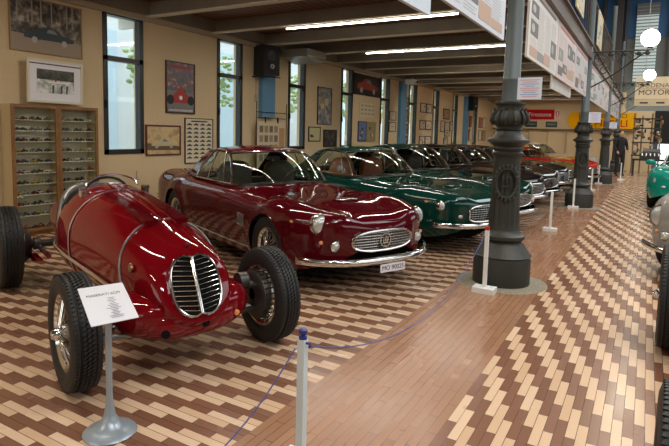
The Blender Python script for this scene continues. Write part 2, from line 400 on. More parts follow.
# ------------------------------------------------------------------ the single seat racing car
def race_car(name, label, loc, rz, pnt, group=None):
    root = thing(name, label, 'racing car', loc, rz, group)
    ST = [(-3.15, .42, .56, .04, .9), (-3.0, .33, .68, .15, .9), (-2.7, .27, .66, .14, .85), (-2.3, .24, .78, .18, .85), (-1.95, .23, .88, .27, .8),
          (-1.62, .23, .97, .375, .75), (-1.4, .23, .985, .395, .76), (-1.1, .23, .955, .385, .76), (-.7, .24, .925, .355, .78), (-.25, .24, .865, .325, .80), (.0, .25, .805, .290, .82), (.11, .28, .770, .262, .84), (.17, .305, .745, .240, .86), (.195, .325, .730, .220, .88), (.205, .345, .715, .195, .9)]
    def ring(x, grow=0., n=48):
        zb, zt, hw, e = interp(ST, x); zm = (zb + zt) / 2; hz = (zt - zb) / 2 + grow; hw += grow
        sl = -.5 * ss(-.9, .1, x); R_ = []
        for j in range(n):
            a = 2 * PI * j / n; cy2, sy2 = math.cos(a), math.sin(a)
            yy = hw * math.copysign(abs(cy2) ** e, cy2); zz = zm + hz * math.copysign(abs(sy2) ** e, sy2)
            yy *= 1 - .18 * clamp((zz - zm) / max(hz, .01)) ** 2 * (0 if x < -1.9 else 1)
            R_.append((x + sl * (zz - .53), yy, zz))
        return R_
    xs = [-3.15 + 3.35 * (i / 66) for i in range(67)]
    # hull with the cockpit opening cut away
    b = MB(); n = 48; rings = [ring(x) for x in xs]
    o0 = 0
    for r in rings: b.v += r
    k = b.mi(pnt)
    for i in range(len(xs) - 1):
        for j in range(n):
            a = i * n + j; c = i * n + (j + 1) % n
            xm = (xs[i] + xs[i + 1]) / 2; P = rings[i][j]
            cut = 0
            if -1.86 < xm < -1.42: cut = P[2] > .64 + .30 * abs((xm + 1.64) / .22) ** 3
            if cut: continue
            b.f.append([a, c, c + n, a + n]); b.m.append(k)
    b.f.append([j for j in range(n)]); b.m.append(k); b.f.append([66 * n + j for j in range(n)]); b.m.append(k)
    # rounded lip in front, behind the grille
    b.build('body', root, 50)
    # nose undertray / suspension fairing
    b = MB(); b.ell((-.06, 0, .355), (.31, .43, .15), pnt, 40, 18, .7); b.ell((.06, 0, .32), (.215, .34, .115), pnt, 28, 14, .78)
    f = b.build('nose_fairing', root, 50)
    for yy, xx, zz, m_, r_ in ((-.2, .252, .285, VOID, .024), (.03, .282, .318, VOID, .024), (.26, .232, .32, AMBER, .018)):
        b = MB(); b.lathe([(0, 0), (r_, 0), (r_, .014), (r_ * .7, .018), (0, .018)], m_, (xx - .012, yy, zz), 'x', 16); b.build('mounting_hole' if m_ is VOID else 'round_lens', f)
    # grille: chrome heart shaped double ring, bars on black
    def gp(u, w, off=0.):                                # u across, w up (0 centre)
        z = .535 + w; x = .198 - .5 * w - .28 * u * u + off
        return (x + .01, u, z)
    GU = .150
    def edge(u): return .166 * (1 - (u / GU) ** 2.6) ** (1 / 2.6) - .016 * math.exp(-(u / .03) ** 2)
    def outline(s):
        P = [(s * .004, -.15 + .02 * k) for k in range(15)]
        for j in range(21):
            a = PI * j / 20; u = GU * math.sin(a) ** .75; w = math.copysign(edge(min(u, GU * .999)), math.cos(a))
            P.append((s * max(u, .004), w))
        return P
    g = MB()
    for s in (-1, 1):
        ol = outline(s); g.loft([[gp(u, w, -.02) for u, w in ol], [gp(u, w, .004) for u, w in ol]], VOID)
    go = g.build('radiator_grille', root, 0)
    g = MB()
    for s in (-1, 1): g.tube([gp(u, w, .010) for u, w in outline(s)], .0085, CHROME, 8, closed=True)
    g.build('chrome_surround', go)
    g = MB()
    for s in (-1, 1):
        for q_ in range(11):
            w = -.138 + .0265 * q_; um = GU * (1 - min(.97, abs(w / .166)) ** 2.6) ** (1 / 2.6)
            g.tube([gp(s * (.006 + (um - .01) * t / 4), w + .004 * t, .008) for t in range(5)], .0028, CHROME, 5)
    g.build('grille_bars', go)
    g = MB(); g.lathe([(0, 0), (.016, 0), (.018, .004), (.010, .012), (0, .014)], mat('badge', srgb(120, 30, 34), .3, .6), (.09, 0, .752), 'x', 12); g.build('nose_badge', root)
    # bonnet straps, centre hinge with louvre rows, filler caps
    for xx in (-.16, -1.12):
        r = ring(xx, .006); pts = [p for j, p in enumerate(r[-8:] + r[:33])]
        g = MB(); g.tube(pts, .0065, STEEL, 6, sx=1.0); so = g.build('bonnet_strap', root)
        for s in (0, -1):
            p = pts[s]; g = MB(); g.box(p[0] - .02, p[0] + .02, p[1] - .014, p[1] + .014, p[2] - .06, p[2] + .0, CHROME); g.build('buckle', so)
    g = MB()
    for i in range(24):
        x = -1.08 + .036 * i; zt = interp(ST, x)[1] - .012
        for s in (-1, 1): g.box(x, x + .012, s * .10 - .045, s * .10 + .045, zt - .03, zt + .008 - .0, pnt)
    for s in (-1, 1): g.tube([(x, s * .03, interp(ST, x)[1] + .002) for x in [-1.35 + .1 * i for i in range(13)]], .006, pnt, 6)
    g.build('bonnet_louvres', root)
    g = MB(); g.lathe([(0, 0), (.026, 0), (.026, .012), (.016, .02), (0, .022)], mat('brass', (.5, .35, .2, 1), .3, 1), (-.05, -.30, .62), 'y', 14)
    fc = g.build('filler_cap', root); 
    for s in (-1, 1):
        g = MB(); g.box(-1.34, -1.27, s * .24 - .02, s * .24 + .02, .90, .972, CHROME); g.box(-1.30, -1.28, s * .24 - .03, s * .24 + .03, .95, .975, CHROME); g.build('screen_bracket', root)
    # lower side rail
    for s in (-1, 1):
        g = MB(); g.tube([(x, s * (interp(ST, x)[2] + .008), lerp(.50, .44, (x + 1.7) / 1.7)) for x in [-1.75 + .1 * i for i in range(17)]], .013, CHROME, 8); g.build('side_rail', root)
    # screen, cockpit, seat
    g = MB(); pts = [(-1.36 - .05 * math.sin(PI * i / 14), -.2 * math.cos(PI * i / 14), .975 + .085 * math.sin(PI * i / 14)) for i in range(15)]
    g.tube(pts, .007, CHROME, 6); g.tube([(-1.38, -.2, .97), (-1.38, -.2, 1.07)], .005, STEEL); g.tube([(-1.38, .2, .97), (-1.38, .2, 1.09)], .005, STEEL); sc = g.build('windscreen_frame', root)
    g = MB(); g.loft([[(p[0], p[1], .97) for p in pts], pts], PANE, closed=False, caps=False); g.build('windscreen_glass', sc)
    g = MB(); LEA = mat('dark grey green leather', srgb(62, 62, 56), .55)
    def seat(u, v):
        y = lerp(-.385, .385, u); return (-1.80 + .26 * (abs(2 * u - 1) ** 3) - .05 * v, y * (1 - .12 * v ** 2) * .96, lerp(.5, .945 - .10 * abs(2 * u - 1) ** 4, v))
    g.grid(seat, 20, 10, LEA); st = g.build('seat_back', root, solid=.05)
    g = MB(); g.tube([seat(0, v / 8) for v in range(8)] + [seat(u / 20, 1) for u in range(21)] + [seat(1, 1 - v / 8) for v in range(8)], .016, STEEL, 8); g.build('seat_trim', st)
    g = MB(); g.box(-1.8, -1.42, -.28, .28, .3, .5, LEA); g.build('seat_cushion', root)
    g = MB(); g.tube([(-1.56 + .05 * math.sin(2 * PI * i / 24), .19 * math.cos(2 * PI * i / 24), .86 + .17 * math.sin(2 * PI * i / 24)) for i in range(24)], .012, BLACK, 8, closed=True)
    for a in (0, 2.1, 4.2): g.tube([(-1.56, 0, .86), (-1.56 + .05 * math.sin(a), .19 * math.cos(a), .86 + .17 * math.sin(a))], .006, STEEL, 5)
    g.build('steering_wheel', root)
    # wheels and axles
    for s in (-1, 1):
        wheel(root, 0, s * .62, .322, .322, .155, s, True, .64)
        wheel(root, WB, s * .62, .36, .36, .18, s, True, .62)
        g = MB(); g.lathe([(.04, 0), (.14, 0), (.16, .01), (.165, .05), (.15, .07), (.09, .075), (.06, .09), (0, .09)], mat('drum alloy', (.12, .115, .105, 1), .45, .9), (0, s * .50 if s > 0 else -.59, .335), 'y', 28)
        for i in range(28):
            a = 2 * PI * i / 28; g.box(math.cos(a) * .165 - .004, math.cos(a) * .165 + .004, s * .545 - .03, s * .545 + .03, .335 + math.sin(a) * .165 - .004, .335 + math.sin(a) * .165 + .004, DSTEEL)
        g.build('brake_drum', root)
        g = MB()
        g.tube([(.02, s * .36, .42), (-.01, s * .55, .40)], .022, STEEL); g.tube([(.10, s * .34, .27), (.0, s * .56, .24)], .018, STEEL); g.tube([(-.12, s * .30, .27), (.0, s * .56, .24)], .018, STEEL)
        g.tube([(-.22, s * .30, .33), (-.12, s * .54, .31)], .011, STEEL)
        g.build('front_suspension_arm', root)
        g = MB(); g.lathe([(0, -.03), (.06, -.03), (.06, .03), (0, .03)], DSTEEL, (.0, s * .42, .44), 'y', 18); g.tube([(0, s * .42, .44), (-.2, s * .40, .40)], .012, DSTEEL); g.build('friction_damper', root)
        g = MB(); g.tube([(WB, 0, .36), (WB, s * .55, .36)], .035, DSTEEL, 12); g.lathe([(.0, -.09), (.16, -.09), (.17, 0), (.12, .06), (0, .06)], DSTEEL, (WB, s * .50, .36), 'y', 24); g.build('rear_axle', root)
        g = MB()
        for q_ in range(5): g.box(WB - .42 + .06 * q_, WB + .42 - .06 * q_, s * .43 - .022, s * .43 + .022, .29 - .012 * q_, .30 - .012 * q_, pnt)
        g.tube([(WB + .1, s * .38, .34), (WB + .5, s * .38, .34)], .02, pnt); g.build('leaf_spring', root)
        g = MB(); g.lathe([(0, -.025), (.055, -.025), (.055, .025), (0, .025)], DSTEEL, (WB + .28, s * .43, .42), 'y', 16)
        g.tube([(WB + .28, s * .43, .42), (WB, s * .46, .33)], .012, DSTEEL); g.tube([(WB + .28, s * .43, .42), (WB + .45, s * .38, .36)], .012, DSTEEL); g.build('friction_damper', root)
    return root
WB = -2.36

# ------------------------------------------------------------------ road cars
def road_car(name, label, cat, loc, rz, pnt, lamps='single', grille='oval', seat=(60, 40, 30), roof=True, hw=.80, Lc=4.6, zr=1.29, chromeline=True, plate=None, group=None, scale=.97, bump=True, detail=2, roofp=None, zdk=.86, zh=0., lampk=1.):
    root = thing(name, label, cat, loc, rz, group); root.scale = (scale,) * 3
    LR = Lc; L0 = .62
    FX, RX, RW = -.86, -.86 - 2.6, .345                       # axles, arch radius
    TOP = [(-Lc, .76), (-Lc + .25, .86), (-Lc + .8, zdk + .03), (-3.3, zdk + .03), (-2.4, zdk + .02), (-1.75, zdk + .01), (-1.2, zdk - .03 + zh * .5), (-.6, .80 + zh), (-.25, .745 + zh), (0, .70 + zh)]
    BOT = [(-Lc, .38), (-Lc + .4, .27), (-3.0, .20), (-1., .20), (-.4, .22), (0, .33)]
    MID = .54
    def width(x):
        a = clamp((x + L0) / L0); w = hw * (1 - a ** 2.6) ** (1 / 2.6) if a < 1 else 0
        b = clamp((-Lc + .9 - x) / .9); w *= (1 - .55 * b ** 3.2)
        w *= 1 - .02 * math.sin((x + 1) * 1.2)
        return w
    def zsc(x):
        a = clamp((x + .22) / .22); b = clamp((-Lc + .16 - x) / .16)
        return max(.0, (1 - a ** 3)) ** (1 / 3) * (1 - .45 * b ** 2.5)
    def P(x, t):                                              # t: 0 right sill .. 1 left sill
        s = -1 if t < .5 else 1; u = 1 - abs(2 * t - 1)       # u 0 at sill, 1 at centre
        w = width(x); k = zsc(x); zt = MID + (interp(TOP, x)[0] - MID) * k; zb = MID + (interp(BOT, x)[0] - MID) * k
        for cx in (FX, RX):
            d = abs(x - cx)
            if d < RW: zb = max(zb, .33 + math.sqrt(RW * RW - d * d))
        if u < .36:
            q = u / .36; z = lerp(zb, MID + .06, q); zz = (MID + .06 - z) / .4
            y = w * (1 - .07 * zz * zz)
            if zb > MID + .06: z = zb + (u / .36) * .001; y = w
        else:
            a = (u - .36) / .64 * PI / 2; z0 = max(MID + .06, zb)
            y = w * math.cos(a) ** .50 if a < PI / 2 - 1e-4 else 0
            z = z0 + (max(zt, z0 + .01) - z0) * math.sin(a) ** .62
            fr = ss(-1.5, -.5, x) * (1 - ss(-.12, 0, x)) + .6 * (1 - ss(-Lc + .3, -3.2, x))
            yn = y / max(w, .01)
            z += .040 * fr * (math.exp(-((yn - .78) / .22) ** 2))
        arch = 0
        for cx in (FX, RX):
            d = math.hypot(x - cx, z - .33)
            arch = max(arch, math.exp(-((d - RW) / .05) ** 2))
        y += .014 * arch * (u < .5)
        return (x, s * y, z)
    xs = []; x = -Lc
    N = 110 if detail > 1 else 70
    for i in range(N + 1):
        q = i / N; xs.append(-Lc * (1 - q))
    xs = sorted(set(xs + [FX - RW + 1e-3, FX + RW - 1e-3, RX - RW + 1e-3, RX + RW - 1e-3, -.15, -.1, -.07, -.045, -.025, -.012, -.004]))
    nt_ = 56
    XA, XD = -1.62, -3.62                                      # screen base, rear window base
    b = MB()
    for x in xs: b.v += [P(x, j / nt_) for j in range(nt_ + 1)]
    k = b.mi(pnt); kv = b.mi(VOID)
    for i in range(len(xs) - 1):
        xm = (xs[i] + xs[i + 1]) / 2
        for j in range(nt_):
            a = i * (nt_ + 1) + j; pa = b.v[a]; pb = b.v[a + 1]
            ym = abs((pa[1] + pb[1]) / 2)
            if XD + .12 < xm < XA - .05 and ym < .60 and pa[2] > .7: continue
            b.f.append([a, a + 1, a + nt_ + 2, a + nt_ + 1]); b.m.append(k)
    b.f.append(list(range(nt_ + 1))); b.m.append(k)
    b.build('body', root, 50)
    # dark underbody and cabin tub
    b = MB(); b.box(-Lc + .3, -.35, -hw + .17, hw - .17, .17, .42, VOID); b.box(FX + .3, -.3, -.5, .5, .3, .6, VOID)
    b.box(XD + .1, XA + .1, -hw + .12, hw - .12, .25, .50, mat('cabin trim', srgb(46, 34, 28), .8)); b.build('underbody', root, 0)
    # wheels
    for s in (-1, 1):
        for cx in (FX, RX): wheel(root, cx, s * (hw - .095), .33, .33, .165, s, detail > 1 or True, .62)
    # greenhouse curves
    zb0 = zdk + .0
    A = lambda t: Vector((XA - .30 * t * t, .655 * t, zb0 + .015 - .02 * t * t))
    B = lambda t: Vector((XA - .47 - .16 * t * t, .53 * t, zr - .055 - .03 * t * t))
    Cc = lambda t: Vector((XD + .62 + .06 * t * t, .51 * t, zr - .06 - .04 * t * t))
    D = lambda t: Vector((XD + .20 * t * t, .60 * t, zb0 + .015))
    if roof:
        rp = roofp or pnt
        g = MB()
        def rf(u, v):
            t = 2 * v - 1; a = B(t); c = Cc(t); p = a.lerp(c, u); bulge = math.sin(PI * u) ** .8 * .05 * (1 - .35 * t * t)
            return (p.x, p.y * (1 + .06 * math.sin(PI * u)), p.z + bulge)
        g.grid(rf, 20, 20, rp); 
        g.build('roof', root, 60, solid=.03)
        for s in (-1, 1):
            g = MB()
            def cp(u, v):                                     # rear quarter pillar
                lo = Vector((lerp(-2.98, XD + .22, v), s * lerp(.665, .60, v), zb0 + .0)); hi = Vector((lerp(Cc(s).x + .24, Cc(s).x, v), s * lerp(.525, .51, v), Cc(s).z + .03 * (1 - v)))
                hi2 = Cc(s * lerp(1, .78, ss(.6, 1, v))); 
                p = lo.lerp(hi, u); p.y += s * .02 * math.sin(PI * u); return p
            g.grid(cp, 8, 8, rp)
            def cq(u, v):
                p = D(s * lerp(1, .80, v)).lerp(Cc(s * lerp(1, .82, v)), u); return p
            g.grid(cq, 8, 3, rp)
            g.build('rear_pillar', root, 60, solid=.02)
    g = MB(); bul = lambda u: .03 * math.sin(PI * u)
    g.grid(lambda u, v: A(2 * v - 1).lerp(B(2 * v - 1), u) + Vector((bul(u), 0, bul(u))), 8, 16, GLASS)
    ws = g.build('windscreen', root)
    g = MB()
    for s in (-1, 1): g.tube([A(s * 1.0).lerp(B(s * 1.0), i / 8) + Vector((bul(i / 8), 0, bul(i / 8))) for i in range(9)], .017, CHROME, 8)
    g.tube([A(-1 + i / 8) + Vector((.01, 0, .008)) for i in range(17)], .010, CHROME, 6); g.tube([B(-1 + i / 8) + Vector((.0, 0, .0)) for i in range(17)], .012, CHROME, 6)
    g.build('windscreen_frame', ws)
    g = MB()
    for yy in (-.35, .1): g.tube([A(yy / .655) + Vector((.05, 0, .01)), A((yy + .38) / .655).lerp(B((yy + .38) / .655), .06) + Vector((.035, 0, .02))], .006, BLACK, 5)
    g.build('wipers', ws)
    # interior
    sm = mat('seat leather %d %d %d' % seat, srgb(*seat), .55)
    for s in (-1, 1):
        g = MB(); g.ell((-2.55, s * .32, .80), (.09, .23, .30), sm, 16, 10, .6); g.ell((-2.3, s * .32, .5), (.28, .23, .09), sm, 16, 8, .6); g.build('seat', root)
    g = MB(); g.box(-3.3, -3.1, -.5, .5, .5, .82, sm); g.build('rear_bench', root, 0)
    g = MB(); g.ell((XA - .22, 0, zb0 - .05), (.20, .60, .07), BLACK, 20, 8, .7); g.build('dashboard', root)
    g = MB(); g.tube([(XA - .50 + .08 * math.sin(2 * PI * i / 24), .33 + .19 * math.cos(2 * PI * i / 24), .84 + .17 * math.sin(2 * PI * i / 24)) for i in range(24)], .010, mat('wood rim', srgb(90, 50, 24), .3), 6, closed=True)
    g.tube([(XA - .5, .33, .84), (XA - .3, .33, .78)], .018, STEEL, 6); g.build('steering_wheel', root)
    if roof:
        # side glass and bright frames
        for s in (-1, 1):
            def side(u, v):
                lo = Vector((lerp(A(1).x, -2.98, u), s * lerp(.665, .675, math.sin(PI * u)), zb0 + .01)); hi = Vector((lerp(B(1).x, Cc(1).x + .24, u), s * lerp(.53, .545, math.sin(PI * u)), B(1).z + .01 + .03 * math.sin(PI * u)))
                p = lo.lerp(hi, v); p.y += s * .015 * math.sin(PI * v); return p
            g = MB(); g.grid(side, 12, 6, GLASS); sg = g.build('side_window', root)
            g = MB(); g.tube([side(i / 12, 0) for i in range(13)], .010, CHROME, 6); g.tube([side(i / 12, 1) for i in range(13)], .010, CHROME, 6)
            for uu in (.17, .62): g.tube([side(uu, i / 5) for i in range(6)], .009, CHROME, 6)
            g.tube([side(1, i / 5) for i in range(6)], .012, CHROME, 6)
            g.build('window_frame', sg)
        g = MB(); g.grid(lambda u, v: D((2 * v - 1) * .8).lerp(Cc((2 * v - 1) * .82), u) + Vector((-.01, 0, .01)), 6, 12, GLASS); g.build('rear_window', root)
    # interior mirror
    g = MB(); g.box(XA - .52, XA - .50, -.09, .09, 1.13, 1.17, BLACK); g.build('rear_view_mirror', root)
    # surface helper for trim on the flanks: given x, z returns y just outside the body
    def flank(x, z, s=-1, off=.004):
        best = None
        for j in range(0, 41):
            p = P(x, j / 80)
            if best is None or abs(p[2] - z) < abs(best[2] - z): best = p
        return (x, s * (abs(best[1]) + off), z)
    for s in (-1, 1):
        g = MB()
        for pts in ([( -1.62, .80), (-1.60, .6), (-1.60, .34)], [(-2.92, .82), (-2.95, .6), (-2.80, .36)], [(-1.60, .34), (-2.2, .33), (-2.80, .36)]):
            g.tube([flank(lerp(a[0], c[0], q / 4), lerp(a[1], c[1], q / 4), s, -.001) for a, c in zip(pts, pts[1:]) for q in range(5)], .0035, VOID, 4)
        dg = g.build('door_seam', root)
        g = MB(); a = flank(-2.75, .76, s, .012); c = flank(-2.88, .765, s, .012); g.tube([a, c], .009, CHROME, 6); g.tube([a, (a[0], a[1] - s * .02, a[2])], .006, CHROME, 5); g.tube([c, (c[0], c[1] - s * .02, c[2])], .006, CHROME, 5); g.build('door_handle', root)
        if chromeline:
            g = MB(); g.tube([flank(x, .275, s, .0) for x in [FX - RW - .03 - .08 * i for i in range(24)]], .011, CHROME, 6); g.build('sill_trim', root)
        # vent grille behind front wheel
        cx, cz = -1.38, .555
        g = MB(); q = [flank(cx - .08, cz - .055, s, .006), flank(cx + .07, cz - .065, s, .006), flank(cx + .09, cz + .05, s, .006), flank(cx - .06, cz + .06, s, .006)]
        g.add(q, [(0, 1, 2, 3)], VOID); g.tube(q, .007, CHROME, 6, closed=True)
        for i in range(1, 6):
            g.tube([Vector(q[0]).lerp(Vector(q[1]), i / 6), Vector(q[3]).lerp(Vector(q[2]), i / 6)], .003, STEEL, 4); g.tube([Vector(q[0]).lerp(Vector(q[3]), i / 6), Vector(q[1]).lerp(Vector(q[2]), i / 6)], .003, STEEL, 4)
        g.build('side_vent', root)
        g = MB(); p = flank(-.42, .665, s, .0); g.ell(p, (.03, .008, .012), AMBER, 12, 8); g.build('side_marker', root)
        # wheel arch bright lip
        for cx in (FX, RX):
            g = MB(); g.tube([(cx + (RW + .004) * math.cos(a), s * (abs(P(cx + RW * .98 * math.cos(a), .1)[1]) + .002), .33 + (RW + .004) * math.sin(a)) for a in [PI * i / 18 for i in range(19)]], .006, pnt, 5); g.build('wheel_arch', root)
    # nose helper
    def nose(y, z, off=0.):
        r = clamp(abs(y) / hw, 0, .98); a = (1 - r ** 2.6) ** (1 / 2.6); x1 = -L0 + L0 * a
        zt = interp(TOP, x1)[0]; zb = interp(BOT, x1)[0]
        q = (z - MID) / (zt - MID) if z > MID else (MID - z) / (MID - zb)
        q = clamp(q, 0, .98); x2 = -.22 + .22 * (1 - q ** 3) ** (1 / 3)
        return Vector((x1 + x2 + off, y, z))
    gw = .36 if grille == 'oval' else .40; gh = .098 if grille == 'oval' else .105; gz = .495 if grille == 'oval' else .52
    def go(a): 
        e = .75 if grille == 'oval' else .5
        return (gw * math.copysign(abs(math.cos(a)) ** e, math.cos(a)), gz + gh * math.copysign(abs(math.sin(a)) ** e, math.sin(a)))
    ol = [go(2 * PI * i / 40) for i in range(40)]
    g = MB(); g.grid(lambda u, v: nose(*[(lambda yy: (yy, gz + (2 * v - 1) * gh * .97 * max(.05, (1 - abs(yy / gw) ** 3)) ** .5))(gw * (2 * u - 1))][0], .008), 20, 6, VOID)
    gr = g.build('front_grille', root)
    g = MB(); g.tube([nose(y, z, .012) for y, z in ol], .013, CHROME, 8, closed=True); g.build('grille_surround', gr)
    g = MB()
    for i in range(1, 34 if detail > 1 else 16):
        y = -gw + 2 * gw * i / (34 if detail > 1 else 16); h_ = gh * .95 * max(.05, (1 - abs(y / gw) ** 3)) ** .5
        g.tube([nose(y, gz - h_, .012), nose(y, gz, .014), nose(y, gz + h_, .012)], .0024, STEEL, 4)
    for j in range(-3, 4):
        z = gz + j * gh * .26; um = gw * max(.02, 1 - abs((z - gz) / gh) ** 2.5) ** .5
        g.tube([nose(um * (2 * i / 14 - 1), z, .014) for i in range(15)], .0028, STEEL, 4)
    g.build('grille_mesh', gr)
    g = MB(); g.lathe([(.058, 0), (.066, 0), (.066, .012), (.058, .012), (.058, 0)], CHROME, (.012, 0, .50), 'x', 24)
    for yy, hh in ((-.025, .03), (0, .045), (.025, .03)): g.box(.014, .024, yy - .004, yy + .004, .47, .50 + hh, CHROME)
    g.box(.014, .024, -.03, .03, .466, .476, CHROME); g.build('trident_emblem', gr)
    # head lamps
    spots = [(.60, .655, .087)] if lamps == 'single' else [(.66, .62, .062), (.53, .615, .060)]
    for s in (-1, 1):
        for (yy, zz, r_) in spots:
            p = nose(s * yy, .62, 0); x = p.x - (.072 if lamps == 'single' else .078); r_ *= lampk
            g = MB(); g.lathe([(r_ * .94, -.06), (r_ * 1.10, -.02), (r_ * 1.16, .012), (r_ * 1.08, .03), (r_ * .97, .03)], CHROME if True else pnt, (x, s * yy, zz), 'x', 28); ho = g.build('headlamp', root)
            g = MB(); g.lathe([(r_ * .99, .022), (r_ * .9, .040), (r_ * .6, .056), (r_ * .3, .062), (0, .064)], LAMP, (x, s * yy, zz), 'x', 28); g.build('lens', ho)
        if lamps == 'single':
            p = nose(s * .51, .47); g = MB(); g.lathe([(.042, -.03), (.052, .0), (.052, .03), (.045, .034)], CHROME, (p.x - .02, s * .51, .47), 'x', 20); g.lathe([(.046, .03), (.03, .045), (0, .05)], LAMP, (p.x - .02, s * .51, .47), 'x', 20); g.build('fog_lamp', root)
            p = nose(s * .63, .50); g = MB(); g.ell((p.x + .01, s * .62, .50), (.02, .02, .02), AMBER, 10, 8); g.build('turn_lamp', root)
        else:
            p = nose(s * .50, .50); g = MB(); g.ell((p.x + .005, s * .52, .50), (.014, .04, .02), LAMP, 14, 8, .7); g.build('turn_lamp', root)
    # bonnet scoop
    g = MB(); g.ell((-.62, 0, .805), (.07, .15, .022), pnt, 18, 8, .7); so = g.build('bonnet_scoop', root)
    g = MB(); g.ell((-.575, 0, .812), (.03, .14, .010), CHROME, 16, 6, .7); g.build('scoop_trim', so)
    if bump:
        zq = .325 if lamps == 'single' else .385
        pts = []
        for i in range(33):
            t = -1 + i / 16; y = .80 * t; xx = .075 - .34 * abs(t) ** 3.2; pts.append((xx, y, zq - .0 + .015 * abs(t) ** 3))
        rings = []
        for i, p in enumerate(pts):
            rings.append([(p[0] + .0 + dx, p[1], p[2] + dz) for dx, dz in ((-.02, -.036), (.008, -.034), (.024, -.014), (.026, .006), (.012, .026), (-.02, .03))])
        g = MB(); g.loft(rings, CHROME); bo = g.build('front_bumper', root, 50)
        if plate:
            g = MB(); g.box(.095, .105, -.12, .18, .215, .29, PAPER); po = g.build('number_plate', bo)
            text_mesh(plate, .062, BLACK, 'plate_number', po, Matrix(((0, 0, 1, .106), (1, 0, 0, .03), (0, 1, 0, .2525), (0, 0, 0, 1))), .0006)
        g = MB(); g.tube([(-Lc - .05, -.6, .42), (-Lc - .07, 0, .42), (-Lc - .05, .6, .42)], .04, CHROME, 8); g.build('rear_bumper', root)
    return root
# ------------------------------------------------------------------ vehicles placed
race_car('racing_car', 'bright red single seat open wheel racing car with heart shaped chrome grille, front left', (-2.44, 2.36, 0), math.radians(-21), RED)
road_car('coupe_car', 'dark red coupe with oval chrome grille and round headlamps parked behind the red racing car', 'car', (-2.02, 4.43, 0), math.radians(-24), BURG, plate='MO 90025', seat=(70, 66, 50), zr=1.29, Lc=4.75)
GRN = paint('bottle green paint', (.002, .036, .026, 1))
ROW = [
 # colour, y of nose, label, kwargs
 (GRN, 6.68, 'bottle green coupe with tan seat and paired headlamps, directly behind the dark red coupe', dict(lamps='twin', grille='wide', seat=(150, 84, 46), zr=1.27)),
 (paint('sea green paint', (.002, .030, .020, 1)), 8.45, 'dark green coupe second behind the dark red one, nose just past the nearest column', dict(lamps='single', zr=1.30)),
 (paint('black paint', (.006, .006, .008, 1)), 10.2, 'black coupe parked right behind the two green coupes', dict(lamps='twin', grille='wide', zr=1.28, seat=(40, 30, 26))),
 (paint('dark bronze paint', (.035, .024, .014, 1)), 12.1, 'dark bronze coupe standing between two black coupes in the row', dict(lamps='single', zr=1.26)),
 (paint('ink paint', (.006, .008, .014, 1)), 13.9, 'blue black coupe parked just before the olive gold car in the row', dict(lamps='twin', grille='wide', zr=1.22)),
 (paint('olive gold paint', (.16, .12, .03, 1)), 15.8, 'olive gold low coupe in the row, just before the bright red car', dict(lamps='single', zr=1.16, zdk=.82)),
 (paint('signal red paint', (.42, .012, .01, 1)), 17.8, 'bright red low sports car far down the row', dict(lamps='single', zr=1.12, zdk=.84)),
 (paint('yellow gold paint', (.52, .30, .05, 1)), 19.9, 'yellow gold coupe near the end of the row, behind the bright red car', dict(lamps='single', zr=1.18)),
 (paint('silver paint', (.35, .34, .32, 1)), 22.2, 'silver grey coupe, last car of the row before the end wall', dict(lamps='single', zr=1.24)),
]
for pn, yy, lb, kw in ROW:
    road_car('coupe_car', lb, 'car', (-1.62 if yy < 9 else -1.35 if 17 < yy < 18 else -1.72, yy, 0), math.radians(-20), pn, detail=1, group='coupes parked in the row', **kw)
SILV = paint('silver grey paint', (.33, .32, .30, 1))
road_car('coupe_car', 'silver grey rounded coupe cut by the right edge of the picture, facing the aisle', 'car', (.66, 6.22, 0), math.radians(-112), SILV, lamps='single', zr=1.42, hw=.80, scale=.99, zh=.12, zdk=.96, lampk=1.3)
TEAL = paint('turquoise paint', (.005, .26, .20, 1))
tc_ = road_car('coupe_car', 'turquoise car with a door mirror behind the silver car on the right edge', 'car', (.85, 12.7, 0), math.radians(-95), TEAL, lamps='twin', grille='wide', zr=1.42, hw=.86, zdk=.93, zh=.06, scale=1.0, chromeline=False, bump=False)
for s in (-1, 1):
    g = MB(); g.ell((-1.85, s * .93, .93), (.06, .10, .06), TEAL, 14, 8, .7); g.tube([(-1.85, s * .84, .9), (-1.85, s * .72, .86)], .02, TEAL); g.build('door_mirror', tc_)
r2_ = race_car('racing_car', 'dark open wheel racing car, only its black tyres entering at the right edge', (.79, 2.02, 0), math.radians(-91.5), paint('dark grey paint', (.03, .03, .035, 1)))
